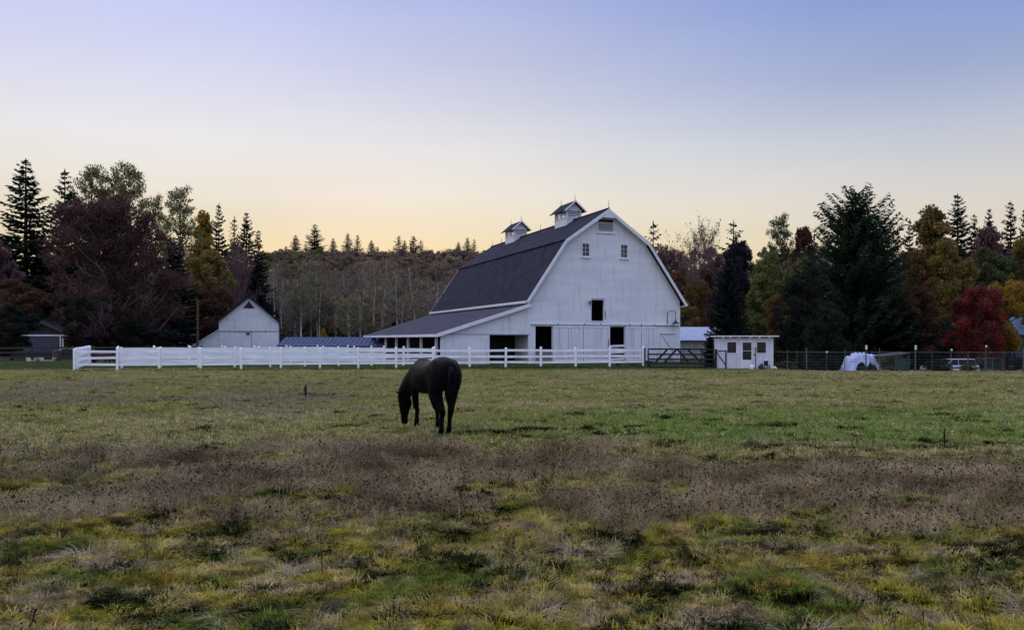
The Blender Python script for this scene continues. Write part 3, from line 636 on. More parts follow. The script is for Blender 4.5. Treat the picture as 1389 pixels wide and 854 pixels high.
# ------------------------------------------------------------------ wire fence on the right
wfence = empty('wire_fence', at(1052, 505, 45.5)[:2] + (0,), 0, 'wire mesh fence on thin posts along the right edge of the pasture', 'fence')
O_ = Vector(wfence.location); tops = [(1054, 460), (1068, 474), (1081, 473), (1094, 471), (1121, 476), (1146, 473), (1174.5, 468), (1193, 472), (1217, 476), (1241.5, 468), (1264, 477), (1290, 473), (1313, 476), (1337, 468), (1362, 476), (1388, 472), (1420, 474)]
prev = None
capm = mat('white_post_insulator', (.75, .72, .66))
for k, (px, py) in enumerate(tops):
    Y = 45.5 - (px - 1052) / 340 * 2.0; p = Vector(at(px, 505, Y)); p.z = 0; zt = at(px, py, Y)[2]
    thick = .034 if k % 3 == 0 else .02
    if px != 1054: o = MB().tube([p - O_ - Vector((0, 0, .1)), p - O_ + Vector((0, 0, zt))], thick, 6).build('post', grey_wood if k % 2 == 0 else grey_metal, wfence)
    if k in (4, 6, 9, 11, 13): MB().box(p.x - O_.x - .05, p.x - O_.x + .05, p.y - O_.y - .08, p.y - O_.y - .04, zt - (.25 if k % 3 == 0 else .1), zt).build('insulator', capm, wfence)
    if prev is not None:
        mb = MB()
        for z in np.linspace(.08, 1.1, 7): mb.tube([prev - O_ + Vector((0, 0, z)), p - O_ + Vector((0, 0, z))], .004, 3)
        mb.tube([prev - O_ + Vector((0, 0, 1.18)), p - O_ + Vector((0, 0, 1.16))], .014, 5)
        L_ = (p - prev).length
        for i in range(int(L_ / .15)): q = prev.lerp(p, (i + .5) / (L_ / .15)) - O_; mb.tube([q + Vector((0, 0, .05)), q + Vector((0, 0, 1.12))], .0025, 3)
        mb.build('wire_mesh', grey_metal, wfence)
    prev = p
# tarp over a trailer, low shed, bins, cage
x, y, z = at(1169, 500, 49)
tp = empty('covered_trailer', (x, y, -.35), 0, 'low trailer frame draped with a rumpled pale blue-white tarpaulin behind the wire fence', 'trailer')
nx, ny = 56, 26; V = []; Fc = []
prof = [(0, .22), (.03, .35), (.09, .62), (.15, .92), (.22, 1.12), (.3, 1.12), (.36, 1.22), (.45, 1.35), (.6, 1.34), (.68, 1.22), (.74, 1.12), (.82, 1.26), (.87, 1.24), (.91, 1.0), (.95, .78), (1, .72)]
for j in range(ny):
    for i in range(nx):
        u = i / (nx - 1); v = j / (ny - 1)
        zz = np.interp(u, [p[0] for p in prof], [p[1] for p in prof])
        hang = max(0, (.16 - v) / .16); zz2 = zz - hang * (.42 + .35 * math.sin(u * 9) ** 2) + .09 * abs(math.sin(u * 17 + v * 5 + math.sin(v * 6))) - .07 * abs(math.sin(u * 26 - v * 9 + 2 * math.sin(u * 5))) + .03 * math.sin(v * 19 + u * 8)
        V.append((-1.0 + 2.0 * u, -.5 + v * 1.5 - .1 * math.sin(u * 14) * hang, max(.12, zz2)))
Fc = [(j * nx + i, j * nx + i + 1, (j + 1) * nx + i + 1, (j + 1) * nx + i) for j in range(ny - 1) for i in range(nx - 1)]
o = MB().add(V, Fc).build('tarpaulin', mat('pale_blue_tarpaulin', (.42, .48, .66), (.28, .33, .52), 3, .4, .4, 12), tp, True); s_ = o.modifiers.new('s', 'SOLIDIFY'); s_.thickness = .02
MB().box(-.6, .75, -.35, .9, .45, .52).box(-.62, -.55, -.3, .85, .52, 1.0).build('trailer_bed', black_metal, tp)
for s in (-.42, .42): MB().tube([(.1 + s * .5, -.4, .26), (.1 + s * .5, -.28, .26)], .24, 16).build('wheel', black_metal, tp)
x, y, z = at(1208, 500, 48.5)
ls = empty('low_shelter', (x, y, 0), 0, 'low dark open shelter with a flat roof to the right of the pale tarpaulin', 'shelter')
o = MB().add([(-.95, -.5, .80), (1.0, -.5, 1.0), (1.0, 1.0, 1.04), (-.95, 1.0, .84)], [(0, 1, 2, 3)]).build('roof', mat('dark_grey_board', (.05, .05, .055)), ls); s_ = o.modifiers.new('s', 'SOLIDIFY'); s_.thickness = .05
for xx, yy in ((-.85, -.4), (.1, -.4), (.9, -.4), (-.85, .9), (.9, .9)): MB().box(xx - .04, xx + .04, yy - .04, yy + .04, 0, .78 + .09 * (xx + .85)).build('leg', grey_wood, ls)
MB().box(.3, .86, -.36, .2, .0, .72).build('side_panel', mat('dark_teal_plastic', (.03, .07, .065)), ls)
x, y, z = at(1348, 506, 45.0)
cg = empty('wire_cage', (x, y, 0), 0, 'square grey-green wire mesh cage behind the wire fence, right of the white car', 'cage')
mb = MB()
for k in range(11):
    t = -.5 + k * .1
    for yy in (0, .9): mb.tube([(t, yy, 0), (t, yy, .78)], .005, 3); 
    mb.tube([(-.5, 0, k * .078), (.5, 0, k * .078)], .005, 3)
mb.build('mesh_panel', mat('green_wire', (.06, .09, .09)), cg)
mb = MB()
for xx in (-.5, .5):
    for yy in (0, .9): mb.box(xx - .02, xx + .02, yy - .02, yy + .02, 0, .8)
for yy in (0, .9): mb.bar((-.5, yy, .8), (.5, yy, .8), .035, .035)
for xx in (-.5, .5): mb.bar((xx, 0, .8), (xx, .9, .8), .035, .035)
mb.build('cage_frame', MATS['green_wire'], cg)
# ------------------------------------------------------------------ white and blue car (side view, nose to the left)
def make_car(loc, rz, label):
    car = empty('parked_car', loc, rz, label, 'car')
    body = [(-2.2, .42), (-2.24, .62), (-2.16, .80), (-1.2, .92), (-.72, .96), (-.62, .97), (2.12, .97), (2.2, .86), (2.22, .45), (2.05, .32), (-2.05, .32)]
    o = MB().prism(body, -.84, .84).build('body', mat('white_car_paint', (.62, .64, .72), rough=.3, spec=.5), car)
    bevel(o, .05, 3)
    cabin = [(-.72, .965), (-.2, 1.46), (-.05, 1.52), (1.75, 1.52), (1.9, 1.46), (2.12, .965)]
    c_ = MB().prism(cabin, -.72, .72).build('cabin', glassm, car); bevel(c_, .04, 2)
    bevel(MB().box(-.22, 1.86, -.70, .70, 1.50, 1.57).build('roof', MATS['white_car_paint'], car), .03, 2)
    for xx in (-.70, .35, 1.15): MB().bar((xx, -.735, .96), (xx + (.5 if xx < 0 else 0), -.715, 1.51), .02, .07, (0, 1, 0)).bar((xx, .735, .96), (xx + (.5 if xx < 0 else 0), .715, 1.51), .02, .07, (0, 1, 0)).build('pillar', MATS['white_car_paint'], car)
    MB().box(-2.18, 2.16, -.855, -.842, .66, .80).box(-2.18, 2.16, .842, .855, .66, .80).build('stripe', mat('dark_blue_stripe', (.03, .03, .12), rough=.4), car)
    for xx in (-1.38, 1.32):
        for s in (-1, 1):
            MB().tube([(xx, s * .70, .40), (xx, s * .856, .40)], .44, 20).build('wheel_arch', black_metal, car)
            wh = MB().tube([(xx, s * .66, .33), (xx, s * .885, .33)], .33, 20).build('wheel', mat('tyre', (.02, .02, .02), rough=.9), car)
            MB().tube([(xx, s * .86, .33), (xx, s * .895, .33)], .19, 14).build('rim', grey_metal, wh)
    for s in (-1, 1):
        MB().box(-2.255, -2.20, s * .6 - .14, s * .6 + .14, .62, .76).build('headlight', mat('lamp_lens', (.5, .5, .55), rough=.15), car)
        MB().box(2.19, 2.235, s * .66 - .1, s * .66 + .1, .62, .84).build('tail_light', mat('red_lens', (.25, .01, .01), rough=.2), car)
    MB().box(-2.28, -2.17, -.8, .8, .36, .50).build('bumper', grey_metal, car)
    MB().box(2.17, 2.27, -.8, .8, .36, .50).build('bumper', grey_metal, car)
    return car
x, y, z = at(1288, 505, 69); c1 = make_car((x, y, -1.25), R(2), 'white car with a dark blue side stripe parked behind the wire fence'); c1.scale = (1, 1, .9)
x, y, z = at(1412, 505, 70); make_car((x, y, -1.25), R(-3), 'pale car cut off by the right edge of the photo behind the wire fence')
# utility pole
x, y, z = at(268, 407, 92)
up = empty('utility_pole', (x, y, 0), 0, 'plain brown utility pole left of the small white barn', 'pole')
MB().tube([(0, 0, 0), (0, 0, z)], [.16, .12], 10).build('pole', mat('grey_brown_pole', (.12, .09, .075), rough=.9), up)
MB().tube([(0, 0, z), (0, 0, z + .05)], [.13, .09], 8).build('pole_cap', grey_metal, up)
# thin dark stakes in the pasture
def stake(px, py, Y, hgt, label, r):
    x, y, _ = at(px, py, Y); z = float(ground_z(x, y)); s = empty('marker_stake', (x, y, z), 0, label, 'stake')
    MB().tube([(0, 0, -.1), (0.005, 0, hgt * .5), (.0, 0, hgt)], [r, r * 1.1, r], 7).build('shaft', mat('black_stake', (.012, .01, .008)), s)
    MB().tube([(0, 0, hgt * .45), (0, 0, hgt * .52), (0, 0, hgt * .8), (0, 0, hgt * .86)], [r, r * 1.7, r * 1.7, r * .8], 7).build('sleeve', MATS['black_stake'], s)
    return s
stake(414.5, 540, 25, .43, 'short black stake standing alone in the pasture left of the horse', .028)
stake(1281, 604, 13.9, .33, 'thin dark stake in the green grass at the right of the pasture', .010)
# ------------------------------------------------------------------ trees
def leaf_quads(P, size, rng, drop=0.0, asp=.6):
    n = len(P); u = rng.normal(size=(n, 3)); u[:, 2] -= drop; u /= np.linalg.norm(u, axis=1)[:, None]
    v = np.cross(rng.normal(size=(n, 3)), u); v /= np.linalg.norm(v, axis=1)[:, None]
    s = (size * rng.uniform(.6, 1.4, n))[:, None]
    V = np.stack([P + u * s, P + v * s * asp, P - u * s, P - v * s * asp], 1).reshape(-1, 3)
    return V, np.arange(4 * n).reshape(-1, 4)
def strips(A, B, wd, rng):
    """thin twig quads from A to B"""
    n = len(A); d = B - A; s = np.cross(d, rng.normal(size=(n, 3))); s /= (np.linalg.norm(s, axis=1)[:, None] + 1e-9)
    V = np.stack([A - s * wd, A + s * wd, B + s * wd * .35, B - s * wd * .35], 1).reshape(-1, 3)
    return V, np.arange(4 * n).reshape(-1, 4)
def join(parts):
    Vs = []; Fs = []; k = 0
    for V, F in parts: Vs.append(V); Fs.append(F + k); k += len(V)
    return np.concatenate(Vs), np.concatenate(Fs)
def limb(mb, a, b, r0, r1, rng, n=5, sag=.08, seg=5):
    a = np.array(a); b = np.array(b); L_ = np.linalg.norm(b - a); off = rng.normal(size=3) * sag * L_; pts = []
    for i in range(seg + 1):
        t = i / seg; p = a + (b - a) * t + off * math.sin(t * math.pi) + np.array([0, 0, -.12 * L_ * math.sin(t * math.pi)]) + (rng.normal(size=3) * .015 * L_ if 0 < i < seg else 0)
        pts.append(p)
    mb.tube(pts, [r0 + (r1 - r0) * i / seg for i in range(seg + 1)], n); return pts
def deciduous(seed, H=12, Rr=4.5, base=2.5, ncl=70, nleaf=220, lsize=.17, crad=.95, shape='round', twiggy=0.25, trunk_r=.22, lean=0):
    rng = np.random.default_rng(seed); mb = MB()
    top = H * .93; nseg = 8; tp = []
    for i in range(nseg + 1):
        t = i / nseg; tp.append(np.array([math.sin(t * 2.3 + seed) * .04 * H * t + lean * t * H, math.cos(t * 2 + seed) * .03 * H * t, top * t]))
    mb.tube(tp, [trunk_r * (1.25 if i == 0 else 1) * (1 - .9 * i / nseg) + .015 for i in range(nseg + 1)], 8)
    C = []; tries = 0
    while len(C) < ncl and tries < 20000:
        tries += 1; t = rng.uniform(0, 1) ** (.85); z = base + (H - base) * t; a = rng.uniform(0, 2 * math.pi)
        if shape == 'round': prof = math.sin(math.pi * min(1, .10 + .86 * t)) ** .55
        elif shape == 'vase': prof = (.35 + .75 * t) * (1 if t < .8 else math.sqrt(max(0, 1 - ((t - .8) / .2) ** 2)))
        elif shape == 'cone': prof = (1 - t) ** .75 + .05
        elif shape == 'column': prof = .85 * math.sin(math.pi * min(1, .12 + .84 * t)) ** .4
        lob = .78 + .22 * math.sin(3 * a + seed + 4 * t) + .12 * math.sin(7 * a + 9 * t + seed)
        r = Rr * prof * lob * math.sqrt(rng.uniform(.12, 1))
        ax = np.interp(z, [p[2] for p in tp], [p[0] for p in tp]); ay = np.interp(z, [p[2] for p in tp], [p[1] for p in tp])
        c = np.array([ax + r * math.cos(a), ay + r * math.sin(a), z])
        if all(np.linalg.norm(c - q) > crad * .55 for q in C): C.append(c)
    leaves = []; tw = []
    for c in C:
        t0 = max(.12, min(.95, (c[2] - math.hypot(c[0], c[1]) * .8) / top)); k = t0 * nseg; i = int(min(k, nseg - 1)); st = tp[i] + (tp[i + 1] - tp[i]) * (k - i)
        rr = trunk_r * .42 * (1 - .75 * t0) + .012; limb(mb, st, c, rr, .012, rng)
        cr = crad * rng.uniform(.65, 1.25); n = int(nleaf * rng.uniform(.5, 1.3) * (cr / crad) ** 2)
        d = rng.normal(size=(n, 3)); d /= np.linalg.norm(d, axis=1)[:, None]; q = c + d * (rng.uniform(.02, 1, n) ** .5)[:, None] * cr * np.array([1.05, 1.05, .72])
        leaves.append(q)
        m = int(n * twiggy * .3) + 3; d2_ = rng.normal(size=(m, 3)); d2_[:, 2] += .5; d2_ /= np.linalg.norm(d2_, axis=1)[:, None]
        tw.append((np.repeat(c[None], m, 0) + rng.normal(size=(m, 3)) * .1, c + d2_ * cr * rng.uniform(.6, 1.15, m)[:, None]))
    P = np.concatenate(leaves); L_ = leaf_quads(P, lsize, rng, .4)
    me_c = npmesh('crown', *L_)
    A = np.concatenate([a for a, b in tw]); B = np.concatenate([b for a, b in tw]); me_t = npmesh('twigs', *strips(A, B, .012, rng))
    return dict(H=H, R=Rr, trunk=mb.mesh('trunk', True), crown=me_c, twigs=me_t)
def bare_tree(seed, H=14, Rr=2.6, base=4.5, nb=34, leafy=500, trunk_r=.15, tw_w=.010, up=.75, lsize=.10, stems=1):
    rng = np.random.default_rng(seed); mb = MB(); A = []; B = []; P = []
    for s in range(stems):
        lx = rng.normal() * .05 + (s * .16 - .08 * (stems - 1)); ly = rng.normal() * .04; nseg = 9; hh = H * rng.uniform(.86, 1.0) if s else H
        tp = [np.array([lx * t * hh + .25 * math.sin(t * 5 + seed + s) * t, ly * t * hh + .2 * math.cos(t * 4 + seed), hh * t]) for t in np.linspace(0, 1, nseg + 1)]
        mb.tube(tp, [trunk_r * (1 - .88 * i / nseg) + .01 for i in range(nseg + 1)], 7)
        for k in range(nb):
            t = (base / H) + (1 - base / H) * (k + rng.uniform(0, 1)) / nb * .97; j = min(nseg - 1, int(t * nseg)); st = tp[j] + (tp[j + 1] - tp[j]) * (t * nseg - j)
            a = rng.uniform(0, 2 * math.pi); L_ = Rr * (math.sin(math.pi * min(1, .18 + .78 * (t - base / H) / (1 - base / H)))) ** .7 * rng.uniform(.55, 1.15)
            e = st + np.array([math.cos(a) * L_, math.sin(a) * L_, L_ * up * rng.uniform(.6, 1.3)])
            pts = limb(mb, st, e, trunk_r * .3 * (1 - .7 * t) + .008, .006, rng, 4, .06, 4)
            m = 26; f = rng.uniform(.25, 1, m); pp = np.array([np.array(pts[0]) * 0 + st + (e - st) * x for x in f])
            d = rng.normal(size=(m, 3)) * .6 + (e - st) / (np.linalg.norm(e - st) + 1e-6) * .7; d[:, 2] += .35; d /= np.linalg.norm(d, axis=1)[:, None]
            ee = pp + d * rng.uniform(.35, 1.0, m)[:, None] * (.35 + .22 * Rr); A.append(pp); B.append(ee)
            f2 = rng.uniform(.3, 1, (m * 2, 1)); i2 = rng.integers(0, m, m * 2); p2 = pp[i2] + (ee[i2] - pp[i2]) * f2
            d = rng.normal(size=(m * 2, 3)); d[:, 2] += .5; d /= np.linalg.norm(d, axis=1)[:, None]; A.append(p2); B.append(p2 + d * rng.uniform(.15, .45, (m * 2, 1))); P.append(B[-1])
    A = np.concatenate(A); B = np.concatenate(B); P = np.concatenate(P)
    P = P[rng.permutation(len(P))[:leafy * stems]] + rng.normal(size=(min(len(P), leafy * stems), 3)) * .12
    return dict(H=H, R=Rr, trunk=mb.mesh('trunk', True), crown=npmesh('crown', *leaf_quads(P, lsize, rng, .3)), twigs=npmesh('twigs', *strips(A, B, tw_w, rng)))
def conifer(seed, H=18, Rr=3.6, base=1.0, gap=.42, nbr=7, droop=.22, tip=.12, p=.85, irr=.25, spray=.62, dens=8.5, lead=1, trunk_r=.26, w=.10):
    rng = np.random.default_rng(seed); mb = MB(); A = []; B = []
    for s in range(lead):
        off = np.array([0., 0, 0]) if s == 0 else np.array([rng.uniform(-1, 1) * Rr * .4, rng.uniform(-1, 1) * Rr * .2, 0]); hh = H * (1 if s == 0 else rng.uniform(.82, .97)); rad = Rr * (1 if s == 0 else .75)
        st0 = base if s == 0 else H * .45
        mb.tube([off * t + np.array([0, 0, hh * t]) for t in np.linspace(0, 1, 7)], [trunk_r * (1 - .95 * i / 6) + .012 for i in range(7)], 8)
        z = st0
        while z < hh - .15:
            t = (z - st0) / (hh - st0); n = max(3, int(nbr * (1 - .45 * t))); a0 = rng.uniform(0, 6.28)
            for k in range(n):
                a = a0 + 2 * math.pi * k / n + rng.normal() * .25; L_ = (rad * (1 - t) ** p * (.55 + .45 * min(1, (t + .08) / .16)) + .12) * rng.uniform(1 - irr * 1.4, 1 + irr * .6)
                zz = z + rng.uniform(-.25, .25) * gap; m = max(3, int(L_ * dens)); f = np.linspace(.08, 1, m)
                dr = droop * (1 - .9 * t) ; zc = zz + L_ * (.25 * t * 1.4 * f - dr * f * 1.2 + (tip + .08) * f ** 3)
                ca, sa = math.cos(a), math.sin(a); ot = off * (zz / hh)
                pp = np.stack([ot[0] + ca * L_ * f, ot[1] + sa * L_ * f, zc], 1)
                mb.tube([pp[0] * [0, 0, 1] + ot * [1, 1, 0], pp[m // 2], pp[-1]], [.02 + .012 * L_, .015 + .004 * L_, .008], 4)
                for sgn in (-1, 1, 0):
                    d = np.stack([np.full(m, ca * .75 - sgn * sa), np.full(m, sa * .75 + sgn * ca), rng.normal(size=m) * .2 - (.35 if sgn else .05)], 1) + rng.normal(size=(m, 3)) * .22
                    d /= np.linalg.norm(d, axis=1)[:, None]; ln = spray * (1.15 - .55 * f) * rng.uniform(.6, 1.35, m) * min(1.2, .45 + L_ * .3)
                    A.append(pp + rng.normal(size=pp.shape) * .04); B.append(pp + d * ln[:, None])
            z += gap * rng.uniform(.75, 1.25)
        top = np.array([[off[0], off[1], hh]]); A.append(top - [0, 0, .7]); B.append(top + [0, 0, .25])
    A = np.concatenate(A); B = np.concatenate(B); n = len(A); d = B - A
    s_ = np.cross(d, rng.normal(size=(n, 3)) * .7 + [0, 0, 1.]); s_ /= (np.linalg.norm(s_, axis=1)[:, None] + 1e-9)
    mid = A + d * .5; V = np.stack([A, mid + s_ * w, B, mid - s_ * w], 1).reshape(-1, 3)
    return dict(H=H, R=Rr, trunk=mb.mesh('trunk', True), crown=npmesh('crown', V, np.arange(4 * n).reshape(-1, 4)), twigs=None)

def cm(name, c, c2, **k): return mat(name, c, c2, k.pop('scale', .7), .8, 0, spec=.12, island=k.pop('island', .45), objrand=k.pop('objrand', .12), detail=3, trans=k.pop('trans', .38))
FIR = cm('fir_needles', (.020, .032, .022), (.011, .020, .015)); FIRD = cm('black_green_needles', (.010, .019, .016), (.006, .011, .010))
CED = cm('cedar_foliage', (0.025, 0.046, 0.021), (0.014, 0.030, 0.015)); RED = cm('dark_red_maple_leaves', (.105, .038, .032), (.055, .034, .030))
PUR = cm('purple_brown_leaves', (.16, .09, .085), (.095, .058, .058)); YEL = cm('golden_leaves', (.34, .20, .025), (.22, .14, .025)); ORA = cm('orange_leaves', (.16, .08, .025), (.09, .06, .022))
GRN = cm('dull_green_leaves', (.085, .10, .035), (.05, .062, .025)); OLI = cm('olive_leaves', (.15, .15, .045), (.09, .095, .032)); OCH = cm('ochre_leaves', (.21, .145, .035), (.12, .095, .03))
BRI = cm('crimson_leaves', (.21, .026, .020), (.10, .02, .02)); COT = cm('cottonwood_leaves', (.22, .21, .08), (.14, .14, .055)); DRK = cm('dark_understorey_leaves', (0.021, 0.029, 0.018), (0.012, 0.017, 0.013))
BRN = cm('russet_leaves', (0.130, 0.065, 0.034), (0.072, 0.042, 0.026)); ALD = cm('faded_alder_leaves', (0.288, 0.228, 0.144), (0.216, 0.156, 0.108)); OLH = cm('hillside_olive_leaves', (0.216, 0.198, 0.090), (0.156, 0.138, 0.072)); BRH = cm('hillside_brown_leaves', (0.264, 0.174, 0.132), (0.180, 0.120, 0.096)); TWG = mat('grey_brown_twigs', (.20, .145, .11), (.12, .09, .075), 1, .9, island=.3); TWP = mat('purple_grey_twigs', (.20, .125, .115), (.14, .09, .09), 1, .9, island=.3)
TWO = mat('olive_grey_twigs', (.18, .16, .085), (.12, .10, .06), 1, .9, island=.3)
PR = {
 'fir0': conifer(1), 'fir1': conifer(2, Rr=3.4, gap=.45, irr=.4, droop=.3), 'fir2': conifer(3, H=16, Rr=3.0, gap=.48, irr=.45, nbr=7, dens=5.5),
 'spruce': conifer(4, H=11, Rr=3.6, base=.2, gap=.30, nbr=11, droop=.18, irr=.14, dens=7, p=.72, spray=.5), 'cedar': conifer(5, H=19, Rr=6.6, base=.6, gap=.42, nbr=9, droop=.06, tip=.24, p=.42, irr=.42, lead=3, dens=5.5, spray=.6, trunk_r=.4, w=.10),
 'open': conifer(6, H=15, Rr=3.2, base=3, gap=.75, nbr=5, droop=.05, tip=.15, irr=.5, dens=5),
 'dec0': deciduous(11), 'dec1': deciduous(12, H=11, Rr=4.2, shape='vase', ncl=64), 'dec2': deciduous(13, H=13, Rr=4.0, ncl=80, crad=.8, nleaf=170),
 'maple': deciduous(14, H=17, Rr=8.6, base=1.2, ncl=230, nleaf=130, crad=1.15, lsize=.17, shape='round', twiggy=1.0, trunk_r=.45),
 'cot0': deciduous(15, H=17, Rr=3.4, base=4, ncl=190, crad=.62, nleaf=46, lsize=.12, shape='column', twiggy=1.2), 'cot1': deciduous(16, H=16, Rr=3.6, base=3, ncl=180, crad=.62, nleaf=50, lsize=.12, shape='round', twiggy=1.2),
 'cone': deciduous(17, H=14, Rr=3.6, base=2, ncl=90, crad=.75, nleaf=170, shape='cone'), 'bush': deciduous(18, H=4, Rr=2.8, base=.3, ncl=46, crad=.75, nleaf=200, lsize=.11, trunk_r=.1), 'bush1': deciduous(19, H=3.4, Rr=3.4, base=.2, ncl=46, crad=.7, nleaf=190, lsize=.10, trunk_r=.1),
 'red': deciduous(20, H=8, Rr=4.2, base=.5, ncl=85, crad=.8, nleaf=210, lsize=.13, twiggy=.7, trunk_r=.16),
 'ald0': bare_tree(31, base=6.5, leafy=500, trunk_r=.2, lsize=.13, tw_w=.016), 'ald1': bare_tree(32, H=15, Rr=3.0, base=4, leafy=1300, lsize=.14, stems=2, tw_w=.016), 'ald2': bare_tree(33, H=13, Rr=3.2, base=3.5, leafy=2600, lsize=.15, tw_w=.016), 'ald3': bare_tree(34, H=15, Rr=2.6, base=7.5, leafy=400, trunk_r=.2, lsize=.13, tw_w=.018), 'bare': bare_tree(35, H=11, Rr=4.2, base=2, nb=46, leafy=1300, trunk_r=.2, up=1.0, stems=2),
}
def gz(x, y): return max(float(low_z(x, y)), float(hill_z(x, y))) if y > 118 else float(low_z(x, y))
rt = random.Random(77)
def plant(kind, px, top, Y, wpx, label, name='tree', crown=GRN, tr=bark, tw=None, group=None, cat='tree', sink=.1):
    """tree standing at distance Y, its height and spread given by real sizes derived from the survey numbers"""
    p = PR[kind]; x = (px - 694.5) / 1050 * Y; zb = gz(x, Y); wpx = wpx * (1.7 if kind[:3] == 'fir' else 2.0 if kind == 'open' else 1.3 if kind == 'cone' else 1.0); Ht = 1.9 - (top - 460) / 1050 * Y - zb; Rw = wpx / 1050 * Y / 2
    e = empty(name, (x, Y, zb - sink), rt.uniform(0, 6.28), label, cat, group); s = (Ht + sink) / p['H']; sx = Rw / p['R']; e.scale = (sx, sx, s)
    def put(n_, me, m_):
        o = bpy.data.objects.new(n_, me); col.objects.link(o); o.parent = e
        if not me.materials: me.materials.append(m_)
        o.material_slots[0].link = 'OBJECT'; o.material_slots[0].material = m_; return o
    put('trunk', p['trunk'], tr)
    put('crown' if kind[:3] != 'ald' else 'faded_leaves', p['crown'], crown)
    if p['twigs'] is not None: put('twigs', p['twigs'], tw or tr)
    return e
T = plant
# left group
T('fir0', 35, 217, 112, 84, 'tall pointed fir, the leftmost tree standing clear against the sky', 'fir_tree', FIR)
T('fir1', 88, 231, 118, 62, 'fir just left of the pale green treetops, behind the big dark red tree', 'fir_tree', FIR)
T('fir1', 4, 318, 100, 50, 'dark fir at the left edge of the photo', 'fir_tree', FIRD)
T('cot1', 122, 225, 122, 74, 'thin green cottonwood top behind the big dark red tree, left of the tallest one', 'cottonwood_tree', COT)
T('cot1', 180, 224, 120, 76, 'tallest thin green cottonwood behind the right of the big dark red tree', 'cottonwood_tree', COT)
T('cot1', 152, 233, 124, 72, 'full pale green cottonwood crown behind the middle of the big dark red tree', 'cottonwood_tree', COT)
T('cot1', 208, 268, 116, 52, 'lower thin cottonwood filling the sky gap right of the tallest one', 'cottonwood_tree', COT)
T('cot1', 240, 256, 114, 70, 'lacy cottonwood against the bright sky between the red tree and the golden tree', 'cottonwood_tree', COT)
T('maple', 148, 272, 84, 200, 'very large dark red tree spreading over the left part of the white fence', 'maple_tree', RED, tr=mid_bark)
T('dec0', 28, 382, 78, 92, 'low reddish brown tree overhanging the slate-blue house at the left edge', 'tree', BRN, tr=mid_bark)
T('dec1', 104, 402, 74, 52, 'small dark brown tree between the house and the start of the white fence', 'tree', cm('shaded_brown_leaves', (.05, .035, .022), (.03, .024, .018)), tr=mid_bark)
T('dec2', -14, 330, 92, 90, 'pale purple tree cut off by the left edge', 'tree', PUR)
T('fir0', 236, 322, 98, 58, 'dark fir between the big red tree and the utility pole', 'fir_tree', FIRD)
T('fir2', 218, 372, 92, 54, 'short dark fir under the right side of the big red tree', 'fir_tree', FIRD)
T('cone', 278, 284, 128, 48, 'golden yellow cone-shaped tree among the dark firs at left', 'tree', YEL)
T('dec2', 286, 345, 104, 74, 'green and orange tree behind the utility pole', 'tree', OCH)
T('dec1', 292, 390, 99, 60, 'dull orange tree just left of the small white barn', 'tree', BRN)
T('fir1', 297, 277, 140, 36, 'slender fir right beside the golden tree', 'fir_tree', FIR)
T('fir2', 318, 294, 150, 30, 'fir left of the tight dark clump of three beyond the golden tree', 'fir_tree', FIRD)
T('fir0', 334, 288, 150, 40, 'tallest fir of the dark clump on the bluff beyond the golden tree', 'fir_tree', FIRD)
T('fir1', 350, 312, 148, 34, 'right-hand fir of the dark clump on the bluff beyond the golden tree', 'fir_tree', FIRD)
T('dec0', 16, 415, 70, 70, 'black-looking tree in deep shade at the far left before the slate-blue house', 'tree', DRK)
T('bare', 318, 350, 135, 66, 'leafless pinkish tree under the dark clump of firs', 'tree', PUR, TWP, TWP)
# conifers along the crest of the bluff
for i, (px, top, wd) in enumerate([(401, 319, 20), (427, 304, 30), (415, 330, 18), (452, 323, 16), (472, 316, 19), (485, 318, 18), (504, 326, 18), (512, 334, 14), (541, 319, 22), (549, 326, 14), (561, 320, 24), (571, 325, 18),
                                   (622, 328, 16), (634, 322, 18), (643, 324, 14), (388, 334, 16), (528, 338, 12), (600, 339, 12), (586, 338, 14)]):
    T('fir%d' % (i % 3), px, top, 272 + (i * 7) % 9, wd * 1.05, 'small dark fir silhouetted on the crest of the bluff', 'fir_tree', FIRD, group='firs along the crest of the bluff')
for i in range(26):
    T(['dec0', 'bare', 'dec1'][i % 3], 372 + i * 10.6 + rt.uniform(-3, 3), 343 - rt.uniform(0, 3), 262 + rt.uniform(0, 8), 19, 'low brownish bush on the crest of the bluff', 'bush', BRH, TWG, TWG, group='bushes along the crest of the bluff', cat='bush')
